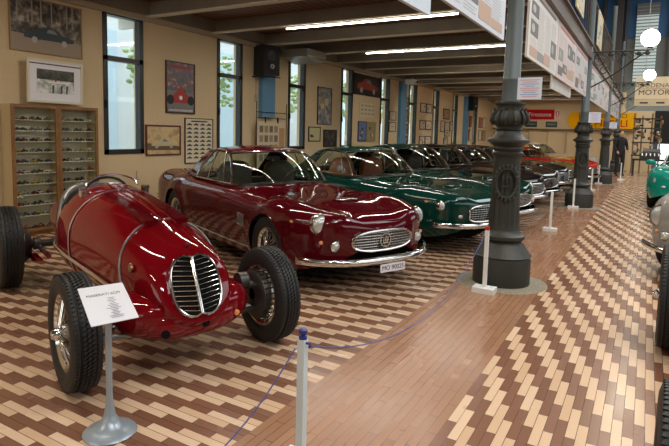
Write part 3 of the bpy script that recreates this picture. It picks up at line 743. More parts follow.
# ------------------------------------------------------------------ cast iron columns
CY = [5.42, 12.43, 19.44, 26.45]
def column(i, y):
    names = ['nearest', 'second', 'third', 'farthest']
    t = thing('iron_column', '%s ornate cast iron column of the row along the tiled aisle' % names[i], 'column', (GX, y, 0), 0, 'cast iron columns')
    q = MB(); q.lathe([(0, 0), (.275, 0), (.275, .24), (.265, .27), (.28, .285), (.265, .30), (.21, .38), (.175, .42), (.185, .435), (.205, .45), (.205, .48), (.17, .50), (.152, .53), (.150, .55)], CAST, n=40); q.build('base', t)
    q = MB(); rings = []
    for z, r in ((.55, .150), (.58, .145), (.62, .147), (1.15, .128), (1.22, .124), (1.25, .130)):
        rings.append([((r * (1 - (.07 if .58 < z < 1.2 else 0) * (.5 + .5 * math.cos(14 * a)) ** 2)) * math.cos(a), (r * (1 - (.07 if .58 < z < 1.2 else 0) * (.5 + .5 * math.cos(14 * a)) ** 2)) * math.sin(a), z) for a in [2 * PI * j / 112 for j in range(112)]])
    q.loft(rings, CAST, True, False); q.build('fluted_shaft', t, 60)
    q = MB(); q.lathe([(.130, 1.25), (.145, 1.265), (.148, 1.29), (.130, 1.305), (.142, 1.33), (.135, 1.35), (.165, 1.375), (.198, 1.395), (.198, 1.415), (.16, 1.435), (.135, 1.46), (.118, 1.485), (.115, 1.50), (.128, 1.515), (.115, 1.53), (.118, 1.545), (.150, 1.565), (.166, 1.60), (.160, 1.64), (.135, 1.68), (.122, 1.71), (.128, 1.745), (.142, 1.76), (.142, 1.775), (.10, 1.78), (.085, 1.785)], CAST, n=40)
    if i < 2:
        for k in range(12):                                  # acanthus ribs on the bulb
            a = 2 * PI * k / 12; ca, sa = math.cos(a), math.sin(a)
            q.tube([(ca * .155, sa * .155, 1.56), (ca * .174, sa * .174, 1.60), (ca * .166, sa * .166, 1.65), (ca * .14, sa * .14, 1.69), (ca * .155, sa * .155, 1.72)], [.012, .02, .018, .014, .008], CAST, 6)
    q.build('capital', t)
    q = MB(); q.lathe([(.085, 1.78), (.082, 1.98), (.088, 1.99), (.088, 2.0), (.080, 2.01), (.074, 3.07), (.074, 3.36), (.072, 5.6)], SHAFT, n=28); q.build('upper_shaft', t)
    if i < 2:
        for ang in (math.radians(-75), math.radians(105)):
            ca, sa = math.cos(ang), math.sin(ang); q = MB(); R1 = .142
            def W(u, v, o=0.): return ((R1 + o) * math.cos(ang + u / R1), (R1 + o) * math.sin(ang + u / R1), 1.0 + v)
            q.tube([W(.09 * math.cos(2 * PI * k / 28) * (1 + .05 * (k % 2)), .14 * math.sin(2 * PI * k / 28), .006) for k in range(28)], .018, CAST, 6, closed=True)
            for k in range(20):
                a = 2 * PI * k / 20; q.ell(W(.108 * math.cos(a), .165 * math.sin(a), .008), (.018, .018, .024), CAST, 6, 4)
            for u in (-.035, 0, .035): q.tube([W(u, -.03, .008), W(u * .9, .045, .014), W(u * .9, .065, .008)], .008, CAST, 6)
            q.tube([W(-.04, -.03, .01), W(.04, -.03, .01)], .007, CAST, 6); q.tube([W(0, -.03, .01), W(0, -.085, .01)], .008, CAST, 6)
            q.build('wreath_emblem', t)
    return t
for i, y in enumerate(CY):
    column(i, y)
    q = MB(); rings = [(.0, .004), (.43, .004), (.44, 0)]
    q.lathe(rings, mat('grey cobble ring', srgb(130, 124, 108), .85, bump=.8, bscale=60, vary=.35), n=40); o = q.build('cobble_ring', loc=(GX, y, .0))
    tag(o, 'grey cobble ring set into the floor around the %s iron column' % ['nearest', 'second', 'third', 'farthest'][i], 'paving', 'cobble rings round the columns')
# scroll brackets with globe lamps
GL = mat('lit opal globe', (1, .96, .88, 1), .3, emit=(1, .93, .80, 1), es=9)
for i in (1, 2, 3):
    y = CY[i]; wd = ['', 'nearest', 'middle', 'farthest'][i]
    t = thing('lamp_bracket', '%s black scrollwork bracket reaching from an iron column over the aisle' % wd, 'bracket', (GX, y, -.25), 0, 'scroll lamp brackets')
    q = MB(); xl = 1.16
    q.tube([(.07, 0, 3.46), (xl, 0, 3.46)], .018, CAST, 6); q.tube([(.07, 0, 2.75), (.25, 0, 2.85), (.55, 0, 3.05), (.85, 0, 3.3), (xl - .1, 0, 3.45)], .016, CAST, 6)
    for c, r, tn in ((.22, .15, 1.6), (.30, .1, 1.3), (.52, .11, 1.5), (.78, .07, 1.4), (.16, .07, 1.5)):
        zc = 3.46 - r - .02 if c != .30 else 3.08
        q.tube([(c + r * (1 - k / 30) * math.cos(2 * PI * tn * k / 24), 0, zc + r * (1 - k / 30) * math.sin(2 * PI * tn * k / 24)) for k in range(25)], .010, CAST, 5)
    for c in (.4, .65, .9, 1.05): q.ell((c, 0, 3.40), (.05, .012, .04), CAST, 8, 6)
    q.build('scrollwork', t)
    g = thing('globe_lamp', '%s lit round white globe lamp standing on a scroll bracket' % wd, 'lamp', (GX + xl - .08, y, 3.235), 0, 'globe lamps over the aisle')
    q = MB(); q.lathe([(.05, 0), (.06, .03), (.03, .05)], CAST, n=12); q.build('lamp_holder', g)
    q = MB(); q.ell((0, 0, .20), (.17, .17, .17), GL, 24, 16); q.build('globe', g)
# mezzanine rail with posters
q = MB(); rt = thing('mezzanine_railing', 'dark steel railing along the edge of the upper floor', 'railing', (GX, 0, 3.35))
q.tube([(0, 6, 1.02), (0, YE, 1.02)], .025, GIRD, 6); q.tube([(0, 6, .12), (0, YE, .12)], .015, GIRD, 6); q.build('handrail', rt)
for k in range(60):
    yy = 6.2 + k * .37
    q = MB(); q.box(-.006, .006, yy - .006, yy + .006, 0, 1.0, GIRD); q.build('baluster', rt, 0)
def banner(name, y0, y1, z0, z1, x, label, cat, group, seedn, tone=(226, 222, 218), bars=True, pic=True):
    rnd = random.Random(seedn)
    t = thing(name, label, cat, (x, (y0 + y1) / 2, (z0 + z1) / 2), 0, group)
    w, h = (y1 - y0) / 2, (z1 - z0) / 2; pm = mat('banner print %d %d %d' % tone, srgb(*tone), .55)
    q = MB(); q.box(-.012, .012, -w, w, -h, h, pm); q.build('panel', t, 0)
    for s in (1, -1):
        q = MB(); gr = [mat('print grey %d' % g, srgb(g, g - 2, g - 4), .6) for g in (112, 146, 168, 186)]; rd = mat('print red', srgb(206, 130, 118), .6); rp = mat('print sepia', srgb(190, 162, 144), .6)
        n = 0; zz = h * .82
        if bars:
            q.box(s * .0125, s * .014, -w * .85, w * .75, zz - .012, zz + .02, rd if rnd.random() < .5 else gr[0])
            cols = 4; cw = 2 * w * .9 / cols
            for c in range(cols):
                z = h * .62; y = -w * .9 + c * cw
                while z > -h * .88:
                    if pic and rnd.random() < .10:
                        hh = rnd.uniform(.12, .22); z0_ = z; q.box(s * .0125, s * .0138, y + .01, y + cw - .01, max(-h * .9, z - hh), z, rnd.choice([gr[0], gr[1], rp])); z -= hh + .03
                        if z0_ - hh > -h * .85: q.ell((s * .0135, y + cw * rnd.uniform(.3, .7), z + hh * .5 + .03), (.002, cw * .22, hh * .3), rnd.choice([gr[3], gr[2], rp]), 8, 5)
                    else:
                        q.box(s * .0125, s * .0134, y + .01, y + cw * rnd.uniform(.7, .95), z - .006, z, gr[3]); z -= .022
        q.build('printed_front' if s > 0 else 'printed_back', t, 0)
    return t
BT = ['headline in red', 'sepia portrait', 'dense columns', 'large grey pictures']
ys = [(1.05, 3.16), (3.26, 4.96), (6.02, 8.05), (8.10, 10.15), (10.20, 12.22), (12.75, 14.9), (14.95, 17.05), (17.1, 19.2), (19.7, 21.9), (21.95, 24.1), (24.15, 26.2)]
pos = ['farthest left, cut by the picture top', 'just left of the nearest column', 'just right of the nearest column', 'second right of the nearest column', 'third, ending at the second column', 'first beyond the second column', 'second beyond the second column', 'third beyond the second column', 'first beyond the third column', 'second beyond the third column', 'last before the end wall']
for i, (a, b) in enumerate(ys):
    tn = [(205, 220, 232), (206, 214, 224), (216, 212, 206), (216, 200, 196), (205, 200, 200)][min(i, 4)]
    banner('hanging_banner', a, b, 2.292 if i else 2.16, 3.06, GX + .0 if i not in (0,) else GX - .02, 'long printed newspaper banner under the girder, ' + pos[i], 'banner', 'newspaper banners under the girder', 40 + i, tn)
banner('hanging_sign', 8.1, 10.2, 2.13, 2.33, GX - .05, 'narrow white hanging sign board below the newspaper banners', 'sign', None, 90, (214, 212, 206), True, False)
banner('rail_poster', 9.35, 10.35, 3.50, 4.3, GX + .06, 'pale yellow poster hanging on the upper railing, nearer one', 'poster', 'posters on the upper railing', 91, (216, 206, 170))
banner('rail_poster', 13.3, 14.4, 3.50, 4.25, GX + .06, 'pale yellow poster hanging on the upper railing, farther one', 'poster', 'posters on the upper railing', 92, (216, 206, 170))
# notices on the columns
PINK = mat('pink print', srgb(222, 150, 160), .6); BLP = mat('blue print', srgb(150, 172, 212), .6)
for i, (x0, x1, z0, z1) in enumerate(((-1.06, -.85, 1.785, 1.98), (-1.085, -.86, 1.77, 1.98), (-1.09, -.88, 1.775, 1.97))):
    y = CY[i] - .30 if i == 0 else CY[i] - .2
    t = thing('paper_notice', 'white notice sheet with red and blue lines on the %s iron column' % ['nearest', 'second', 'third'][i], 'notice', ((x0 + x1) / 2, y, (z0 + z1) / 2), 0, 'notices on the columns')
    w, h = (x1 - x0) / 2, (z1 - z0) / 2
    q = MB(); q.box(-w, w, 0, .004, -h, h, mat('pale blue paper', srgb(214, 224, 238), .5)); q.build('sheet', t, 0)
    q = MB()
    for k in range(9):
        ww = w * (.8, .6, .75, .4, .8, .7, .5, .75, .6)[k]; q.box(-ww, ww, -.002, 0, h * .8 - k * h * .19 - .005, h * .8 - k * h * .19 + .001, PINK if k % 4 < 2 else BLP)
    q.build('text_lines', t, 0)
    q = MB(); q.tube([(-.03, .0, 0), (-.06, .12 if i else .2, .0)], .006, STEEL, 5); q.build('clip', t)

# ------------------------------------------------------------------ barrier posts and cord
posts = [(-1.19, 1.83), (-1.22, 4.95), (-1.22, 8.84), (-1.24, 12.02), (-1.26, 16.35), (-1.27, 19.0), (-1.2, 22.6), (-.75, 21.5)]
plb = ['with a blue cap, nearest, holding the cord', 'with a red band, beside the nearest iron column', 'third along the aisle, between the first and second columns', 'in front of the second iron column', 'between the second and third columns', 'in front of the third iron column', 'between the third and fourth columns', 'near the standing person at the aisle end']
HP = .615
NAVY = mat('navy plastic', srgb(40, 48, 120), .35)
def bpost(i, x, y, cap=None):
    t = thing('barrier_post', 'white square barrier post ' + plb[i], 'barrier post', (x, y, 0), 0, 'white barrier posts')
    q = MB(); q.box(-.10, .10, -.07, .07, 0, .05, WHITE if i else PLAST); q.build('foot_block', t, 0)
    q = MB(); q.box(-.0165, .0165, -.0165, .0165, .05, HP - (.03 if i == 0 else 0), PLAST if i == 0 else WHITE); q.build('post', t, 0)
    if i == 0:
        q = MB(); q.lathe([(.018, HP - .03), (.018, HP - .018), (.010, HP - .014), (.010, HP - .008), (.019, HP - .004), (.019, HP + .010), (.012, HP + .016), (0, HP + .016)], NAVY, n=16); q.build('cap', t)
        q = MB(); q.tube([(.0165, 0, HP - .045), (.035, .0, HP - .045), (.038, 0, HP - .055), (.03, 0, HP - .06)], .005, NAVY, 6); q.tube([(-.0165, -.0, HP - .07), (-.035, -.0, HP - .075)], .007, PLAST, 6); q.build('cord_hook', t)
    if i == 1:
        q = MB(); q.box(-.018, .018, -.018, .018, HP - .03, HP + .005, mat('red band', srgb(178, 44, 32), .5)); q.build('red_band', t, 0)
        q = MB(); q.tube([(-.017, 0, HP - .08), (-.04, 0, HP - .085), (-.04, 0, HP - .10)], .006, STEEL, 6); q.build('cord_hook', t)
for i, (x, y) in enumerate(posts): bpost(i, x, y)
POST0 = [o for o in bpy.data.objects if o.name == 'barrier_post'][0]
def cord(a, b, sag, label, group):
    a, b = Vector(a), Vector(b); q = MB()
    q.tube([a.lerp(b, k / 24) - Vector((0, 0, sag * 4 * (k / 24) * (1 - k / 24))) for k in range(25)], .0032, mat('purple blue cord', srgb(84, 82, 140), .7), 6); c_ = q.build('cord', POST0, loc=(1.19, -1.83, 0)); c_['label'] = label
cord((-1.155, 1.83, HP - .055), (-1.25, 4.95, HP - .10), .30, 'thin purple cord sagging from the blue capped post back to the red banded post', 'barrier cords')
cord((-1.225, 1.83, HP - .075), (-1.63, .756, .40), .34, 'thin purple cord running from the blue capped post down to the lower picture edge', 'barrier cords')
t = thing('barrier_post', 'white square barrier post just below the lower picture edge', 'barrier post', (-1.63, .74, 0), 0, 'white barrier posts')
q = MB(); q.box(-.10, .10, -.07, .07, 0, .05, WHITE); q.build('foot_block', t, 0); q = MB(); q.box(-.0165, .0165, -.0165, .0165, .05, .40, WHITE); q.build('post', t, 0)

# ------------------------------------------------------------------ pedestal sign of the racing car
t = thing('info_stand', 'grey trumpet foot stand with a white information card, in front of the red racing car', 'sign stand', (-2.118, 1.59, 0))
GREY = mat('light grey metal', srgb(150, 160, 168), .3, .3)
q = MB(); q.lathe([(0, 0), (.118, 0), (.122, .006), (.112, .016), (.085, .026), (.05, .048), (.028, .085), (.018, .14), (.0145, .2), (.0145, .58)], GREY, n=36); q.build('pedestal', t)
TL, TR, BR, BL = (-2.225, 1.51, .70), (-2.15, 1.695, .70), (-1.955, 1.63, .585), (-2.025, 1.435, .585)
o_ = Vector((-2.118, 1.59, 0)); TL, TR, BR, BL = [Vector(p) - o_ for p in (TL, TR, BR, BL)]
U = (TR - TL).normalized(); Vv = (TL - BL); Vv = (Vv - U * Vv.dot(U)).normalized(); Nn = U.cross(Vv); Cn = (TL + TR + BL + BR) / 4
q = MB(); q.loft([[TL, TR, BR, BL], [p - Nn * .004 for p in (TL, TR, BR, BL)]], PAPER); q.tube([Vector((0, 0, .57)), Cn - Nn * .004], .012, GREY, 8); co_ = q.build('card', t, 0)
Mx = Matrix(((U.x, Vv.x, Nn.x, Cn.x), (U.y, Vv.y, Nn.y, Cn.y), (U.z, Vv.z, Nn.z, Cn.z), (0, 0, 0, 1)))
INK = mat('black ink', srgb(50, 46, 50), .6)
text_mesh('MASERATI 6CM', .022, INK, 'card_title', co_, Mx @ Matrix.Translation((-.006, .058, .0012)), .0003)
q = MB()
for k in range(14):
    y = .030 - k * .0095; x = .02; ww = (.016, .012, .02, .010, .014, .024, .018, .03, .016, .012, .02, .014, .03, .026)[k]
    for (a, b) in ((x - ww, x + ww),):
        P4 = [Mx @ Vector(v) for v in ((a, y, .001), (b, y, .001), (b, y + .0032, .001), (a, y + .0032, .001))]; q.add(P4, [(0, 1, 2, 3)], mat('grey print', srgb(120, 114, 124), .6))
for (cx, cy, w2, h2) in ((-.035, .018, .018, .010), (-.04, -.008, .014, .008), (-.03, -.028, .02, .008)):
    P4 = [Mx @ Vector((cx + sx * w2, cy + sy * h2, .0008)) for sx, sy in ((-1, -1), (1, -1), (1, 1), (-1, 1))]; q.add(P4, [(0, 1, 2, 3)], mat('faint pink print', srgb(226, 200, 212), .6))
P4 = [Mx @ Vector((.0 + sx * .008, .078 + sy * .006, .0008)) for sx, sy in ((-1, -1), (1, -1), (0, 1))]; q.add(P4, [(0, 1, 2)], PINK)
q.build('card_print', co_, 0)

# ------------------------------------------------------------------ pictures on the left wall
def noisy(name, cols, scale, rough=.35, stretch=(1, 1, 1)):
    if name in MATS: return MATS[name]
    m = bpy.data.materials.new(name); m.use_nodes = True; nt = m.node_tree; b = nt.nodes['Principled BSDF']; b.inputs['Roughness'].default_value = rough
    tc = nt.nodes.new('ShaderNodeTexCoord'); mp = nt.nodes.new('ShaderNodeMapping'); mp.inputs['Scale'].default_value = stretch
    no = nt.nodes.new('ShaderNodeTexNoise'); no.inputs['Scale'].default_value = scale; no.inputs['Detail'].default_value = 6; no.inputs['Roughness'].default_value = .65
    r = nt.nodes.new('ShaderNodeValToRGB'); r.color_ramp.interpolation = 'LINEAR'
    while len(r.color_ramp.elements) < len(cols): r.color_ramp.elements.new(.5)
    for i, c in enumerate(cols): r.color_ramp.elements[i].position = .32 + .36 * i / (len(cols) - 1); r.color_ramp.elements[i].color = srgb(*c)
    nt.links.new(tc.outputs['Object'], mp.inputs[0]); nt.links.new(mp.outputs[0], no.inputs['Vector']); nt.links.new(no.outputs['Fac'], r.inputs[0]); nt.links.new(r.outputs[0], b.inputs['Base Color'])
    MATS[name] = m; return m
CARSIL = [(-1, -.12), (-.98, .02), (-.72, .10), (-.42, .14), (-.18, .36), (.22, .38), (.55, .15), (.92, .10), (1, -.02), (.98, -.14), (.72, -.16), (.66, -.26), (.5, -.28), (.4, -.16), (-.45, -.16), (-.52, -.27), (-.68, -.27), (-.76, -.15)]
def flat(q, pts, m, x): q.add([(x, p[0], p[1]) for p in pts], [list(range(len(pts)))], m)
def picture(y0, y1, z0, z1, label, cat='picture', frame=DFRAME, fwid=.02, matw=0., back=None, art=None, group=None, name='framed_picture', x=WX, tilt=0., depth=.025):
    t = thing(name, label, cat, (x, (y0 + y1) / 2, z0 if tilt else (z0 + z1) / 2), 0, group, rot=(0, -tilt, 0))
    w, h = (y1 - y0) / 2, (z1 - z0) / 2; zo = h if tilt else 0
    if frame:
        q = MB()
        for (a, b, c, d) in ((-w, w, h - fwid, h), (-w, w, -h, -h + fwid), (-w, -w + fwid, -h + fwid, h - fwid), (w - fwid, w, -h + fwid, h - fwid)): q.box(0.002, depth, a, b, c + zo, d + zo, frame)
        q.build('frame', t, 0)
    q = MB(); q.box(0.002, depth * .6, -w + fwid * .9, w - fwid * .9, -h + fwid * .9 + zo, h - fwid * .9 + zo, PAPER if matw else back)
    q.build('mount' if matw else 'print', t, 0)
    q = MB(); iw, ih = w - fwid - matw, h - fwid - matw
    if matw: q.box(depth * .6, depth * .6 + .001, -iw, iw, -ih + zo, ih + zo, back)
    if art: art(q, iw, ih, depth * .6 + .002, zo)
    if q.v: q.build('artwork', t, 0)
    return t
def M3(n, *c): return mat(n, srgb(*c), .4)
def car_art(col, cx=0., cz=-.3, s=.75, extra=None):
    def f(q, w, h, x, zo):
        if extra: extra(q, w, h, x, zo)
        flat(q, [(cx * w - p[0] * s * w * 1.0, zo + cz * h + p[1] * s * w * .9) for p in CARSIL], col, x + .001)
        flat(q, [(cx * w + u * s * w, zo + cz * h + v * s * w) for u, v in ((-.12, .14), (-.05, .27), (.16, .28), (.34, .13))], M3('window grey', 120, 130, 130), x + .002)
        for u in (-.59, .6): q.lathe([(0, 0), (s * w * .12, 0)], M3('wheel pale', 170, 165, 155), (x + .002, cx * w + u * s * w, zo + cz * h - s * w * .18), 'x', 12)
    return f
def street(q, w, h, x, zo):
    flat(q, [(-w, zo - h), (w, zo - h), (w, zo - h * .45), (-w, zo - h * .35)], M3('photo ground', 150, 132, 110), x)
    for k, u in enumerate((-.85, -.45, -.2, .1, .55, .72)): flat(q, [(u * w, zo + h), (u * w + .02, zo + h), (u * w + .02, zo + .1 * h), (u * w, zo + .1 * h)], M3('photo pole', 150, 140, 125), x)
picture(3.95, 4.96, 2.39, 3.09, 'large photograph of a dark green coupe parked in a street, top left of the wall', frame=M3('gold frame', 150, 124, 84), fwid=.015, back=noisy('street photo', [(22, 20, 18), (50, 44, 38), (120, 108, 92), (190, 180, 164)], 9), art=car_art(M3('photo car', 34, 52, 56), .05, -.35, .72, street))
def lake(q, w, h, x, zo):
    flat(q, [(-w, zo - h), (w, zo - h), (w, zo + .1 * h), (-w, zo + .15 * h)], noisy('water photo', [(90, 100, 100), (200, 204, 200), (240, 240, 236)], 10), x)
    flat(q, [(-.5 * w, zo - .12 * h), (.6 * w, zo - .12 * h), (.75 * w, zo + .02 * h), (-.4 * w, zo + .0 * h)], M3('boat white', 230, 226, 216), x + .001); flat(q, [(-.1 * w, zo + 0), (.05 * w, zo + 0), (.02 * w, zo + .2 * h), (-.06 * w, zo + .2 * h)], M3('boat red', 150, 60, 50), x + .002)
    for u in (-.2, .25, .55): flat(q, [(u * w, zo - .3 * h), (u * w + .03, zo - .3 * h), (u * w + .02, zo - h), (u * w, zo - h)], M3('reflection dark', 60, 66, 66), x + .001)
pt = picture(4.09, 4.88, 1.74, 2.31, 'cream framed lake boat photograph leaning on top of the model cabinet', frame=M3('cream frame', 214, 204, 180), fwid=.03, matw=.10, back=noisy('lake dark', [(30, 36, 34), (70, 74, 66), (110, 110, 96)], 8), art=lake, tilt=-.03, x=WX + .10)
q = MB(); q.box(.0, .02, -.38, .38, .50, .515, M3('brown bar', 80, 50, 36)); q.box(.0, .02, -.38, -.365, .44, .50, M3('brown bar', 80, 50, 36)); q.box(.0, .02, .365, .38, .44, .50, M3('brown bar', 80, 50, 36)); q.build('hanging_bar', pt, 0)
def f1(q, w, h, x, zo):
    flat(q, [(-w * .8, h * .78), (w * .8, h * .78), (w * .8, h * .9), (-w * .8, h * .9)], M3('poster red title', 150, 50, 50), x)
    flat(q, [(-w, -h * .85), (w, -h * .85), (w, -h * .2), (-w, -.1 * h)], M3('poster track', 120, 118, 116), x)
    flat(q, [(-.7 * w, -.62 * h), (.7 * w, -.62 * h), (.75 * w, -.4 * h), (.2 * w, -.1 * h), (0, .1 * h), (-.2 * w, -.1 * h), (-.75 * w, -.4 * h)], M3('poster car red', 168, 50, 40), x + .001)
    for u in (-.75, .75): q.lathe([(0, 0), (.26 * w, 0)], BLACK, (x + .002, u * w, -.5 * h), 'x', 14)
    q.lathe([(0, 0), (.12 * w, 0)], PAPER, (x + .002, 0, -.4 * h), 'x', 14)
    for k in range(3): flat(q, [(-w * .9, -h * (.9 + .03 * k)), (w * .9, -h * (.9 + .03 * k)), (w * .9, -h * (.885 + .03 * k)), (-w * .9, -h * (.885 + .03 * k))], PAPER, x + .001)
picture(6.51, 7.18, 1.70, 2.58, 'tall framed poster of a red grand prix car between the first two windows', 'poster', M3('dark red brown frame', 60, 26, 22), back=noisy('poster crowd', [(40, 56, 80), (90, 100, 112), (130, 84, 78), (180, 170, 160)], 12), art=f1)
picture(6.08, 6.84, .98, 1.49, 'red brown framed sepia car picture under the grand prix poster', frame=M3('mahogany frame', 96, 34, 24), fwid=.025, back=noisy('sepia', [(180, 150, 104), (212, 186, 138), (160, 130, 90)], 5), art=car_art(M3('sepia car', 196, 180, 144), 0, -.25, .75, lambda q, w, h, x, zo: flat(q, [(-w, -.2 * h), (w, -.45 * h), (w, -.75 * h), (-w, -.7 * h)], M3('sepia dark', 104, 84, 56), x)))
def chart(q, w, h, x, zo):
    flat(q, [(-.6 * w, h * .86), (.6 * w, h * .86), (.6 * w, h * .92), (-.6 * w, h * .92)], INK, x)
    for r_ in range(9):
        for c in range(4):
            s = w * .19; cy = -w * .72 + c * w * .48; cz = h * .74 - r_ * h * .19
            flat(q, [(cy + p[0] * s, cz + p[1] * s * 1.1) for p in CARSIL], INK, x)
picture(6.94, 7.65, .82, 1.63, 'framed cream chart of many small dark car profiles left of the second window', 'poster', M3('thin dark frame', 60, 50, 42), .014, back=M3('chart cream', 214, 204, 178), art=chart)
def grp(n, sd):
    def f(q, w, h, x, zo):
        r_ = random.Random(sd); cs = [M3('art a', 70, 60, 56), M3('art b', 150, 60, 48), M3('art c', 66, 84, 108), M3('art d', 200, 190, 168), M3('art e', 176, 150, 84)]
        for k in range(n):
            a = r_.uniform(-.8, .3) * w; b = a + r_.uniform(.25, .6) * w; c = r_.uniform(-.8, .4) * h; d = c + r_.uniform(.12, .4) * h
            flat(q, [(a, c), (b, c), (b, d), (a, d)], r_.choice(cs), x + .0004 * k)
    return f
cream = M3('poster cream', 206, 194, 168)
picture(11.34, 12.02, 1.62, 2.55, 'tall dark framed poster with blue and grey cars, right of the third window', 'poster', DFRAME, back=noisy('blue grey poster', [(60, 70, 88), (140, 140, 140), (200, 190, 170)], 9), art=grp(7, 3))
picture(10.96, 11.5, 1.2, 1.56, 'small dark framed pale drawing just right of the third window', frame=DFRAME, back=M3('greenish cream', 196, 190, 140), art=grp(3, 4))
picture(11.66, 12.32, 1.06, 1.5, 'dark framed black picture under the tall blue grey poster', frame=DFRAME, fwid=.04, back=noisy('dark print', [(24, 22, 22), (60, 56, 54), (110, 104, 96)], 9))
picture(13.19, 14.9, 2.50, 3.08, 'wide dark picture of a red sports car above the fourth and fifth windows', frame=DFRAME, fwid=.02, back=noisy('dark night', [(20, 18, 18), (44, 38, 36)], 5), art=car_art(M3('glow red car', 150, 62, 52), 0, -.1, .8))
picture(13.6, 14.5, 1.88, 2.3, 'unframed sheet of small pencil car sketches under the wide red car picture', frame=None, fwid=0, back=M3('sheet cream', 210, 196, 162), art=lambda q, w, h, x, zo: [flat(q, [(-.7 * w + .5 * w * c + p[0] * .18 * w, .6 * h - .55 * h * r_ + p[1] * .2 * w) for p in CARSIL], M3('pencil', 150, 136, 110), x) for c in range(4) for r_ in range(3)] and None)
picture(13.52, 14.04, 1.2, 1.77, 'left poster of the colourful pair below the pencil sketches', 'poster', DFRAME, back=M3('blue poster', 88, 120, 160), art=grp(5, 8), group='pair of posters')
picture(14.11, 14.64, 1.2, 1.77, 'right poster of the pair below the pencil sketches, yellowish', 'poster', M3('yellow frame', 170, 150, 70), back=M3('ochre poster', 150, 140, 100), art=grp(5, 9), group='pair of posters')
picture(15.62, 16.12, 1.86, 2.14, 'small framed picture beside the second blue pilaster, upper one', frame=DFRAME, back=cream, art=grp(2, 11), group='small pictures by the second pilaster')
picture(15.62, 16.12, 1.50, 1.80, 'small framed picture beside the second blue pilaster, lower one', frame=DFRAME, back=cream, art=grp(2, 12), group='small pictures by the second pilaster')
for k, (z0, z1) in enumerate(((2.34, 2.66), (1.86, 2.26), (1.45, 1.78), (1.05, 1.38))):
    picture(16.78, 17.12, z0, z1, 'dark framed photo right of the second blue pilaster, number %s from the top' % ['one', 'two', 'three', 'four'][k], frame=DFRAME, fwid=.025, back=noisy('photo mix', [(70, 60, 54), (130, 120, 104), (190, 176, 150)], 10), group='column of photos by the second pilaster')
for r_, (z0, z1) in enumerate(((2.22, 2.56), (1.61, 1.95), (1.04, 1.38))):
    for c, (a, b) in enumerate(((18.25, 18.8), (18.84, 19.42))):
        picture(a, b, z0, z1, '%s picture, %s row of the block of six, between sixth and seventh windows' % (['left', 'right'][c], ['top', 'middle', 'bottom'][r_]), frame=DFRAME, fwid=.03, back=cream, art=grp(3, 20 + r_ * 2 + c), group='block of six pictures')
picture(20.75, 21.5, 2.06, 2.48, 'dark edged picture above the cluster right of the seventh window', frame=DFRAME, fwid=.04, back=M3('tan print', 170, 140, 110), art=grp(3, 31))
for k, (a, b, z0, z1) in enumerate(((20.5, 20.95, 1.55, 2.0), (21.0, 21.6, 1.38, 1.96), (21.65, 22.0, 1.6, 2.0), (20.9, 21.4, 1.0, 1.33))):
    picture(a, b, z0, z1, '%s of the four clustered pictures right of the seventh window' % ['leftmost', 'largest', 'rightmost', 'lowest'][k], frame=DFRAME, fwid=.03, back=cream, art=grp(3, 33 + k), group='picture cluster')
for k in range(8):
    yy = 24.1 + .0 + (k % 2) * .36 if k < 4 else 26.0 + ((k - 4) % 2) * .7; zz = 1.2 + (k % 4 // 2) * .62
    picture(yy, yy + (.3 if k < 4 else .55), zz, zz + .5, 'framed print near the far corner of the left wall, %s of the eight' % ['first', 'second', 'third', 'fourth', 'fifth', 'sixth', 'seventh', 'eighth'][k], frame=DFRAME, fwid=.025, back=[M3('rose print', 170, 96, 84), cream, M3('tan print', 170, 140, 110)][k % 3], group='prints in the far corner')
# grid rack with photo board below the first blue pilaster
t = thing('display_rack', 'thin black wire rack with a cream photo board, below the first blue pilaster', 'display rack', (WX + .12, 9.34, 0))
q = MB()
for yy in (-.52, .54): q.tube([(0, yy, .2), (0, yy, 2.03)], .009, BLACK, 5)
for zz in (1.70, 1.82): q.tube([(0, -.52, zz), (0, .54, zz)], .007, BLACK, 5)
for yy in (-.22, .22): q.tube([(0, yy, 1.6), (0, yy, 1.72)], .02, BLACK, 5)
for zz in (.2,): q.tube([(0, -.52, zz), (0, .54, zz)], .009, BLACK, 5)
q.build('wire_frame', t)
q = MB(); q.box(-.01, .004, -.49, .49, .55, 1.63, M3('board cream', 206, 190, 158)); q.build('photo_board', t, 0)
q = MB()
for r_ in range(4):
    for c in range(4):
        q.box(.005, .008, -.42 + c * .17, -.30 + c * .17, 1.40 - r_ * .20, 1.54 - r_ * .20, M3(['photo dark', 'photo mid'][(r_ + c) % 2], *[(120, 104, 84), (150, 136, 112)][(r_ + c) % 2]))
q.box(.005, .008, .27, .46, 1.05, 1.50, M3('photo rose', 182, 140, 104)); q.box(.005, .008, .27, .46, .6, .98, M3('photo rose', 182, 140, 104)); q.build('photos', t, 0)
# speakers
def speaker(y, z, label):
    t = thing('wall_speaker', label, 'speaker', (WX + .22, y, z), -.25, 'black loudspeakers on the wall')
    q = MB(); q.prism([(-.20, -.30), (.22, -.30), (.22, .30), (-.20, .30)], BLACK, -.16, .16, 'yz'); q.build('cabinet', t, 0)
    q = MB(); q.box(.16, .168, -.19, .20, -.28, .28, mat('speaker mesh', srgb(30, 30, 32), .8)); q.build('grille_cloth', t, 0)
    q = MB(); q.lathe([(.02, .0), (.05, .012), (.05, 0)], STEEL, (.168, .02, -.12), 'x', 16); q.lathe([(.0, .002), (.10, .010), (.11, .0)], mat('cone', srgb(44, 44, 46), .6), (.168, .0, .1), 'x', 20); q.build('driver', t)
    q = MB(); q.tube([(-.16, 0, .1), (-.28, .06, .1)], .025, BLACK, 6); q.tube([(-.16, -.23, -.33), (.1, -.23, -.33), (.15, .25, -.33)], .012, BLACK, 5); q.tube([(-.18, -.23, -.33), (-.18, -.23, .33)], .012, BLACK, 5); q.build('mounting_bracket', t)
speaker(9.0, 2.86, 'black loudspeaker above the first blue pilaster')
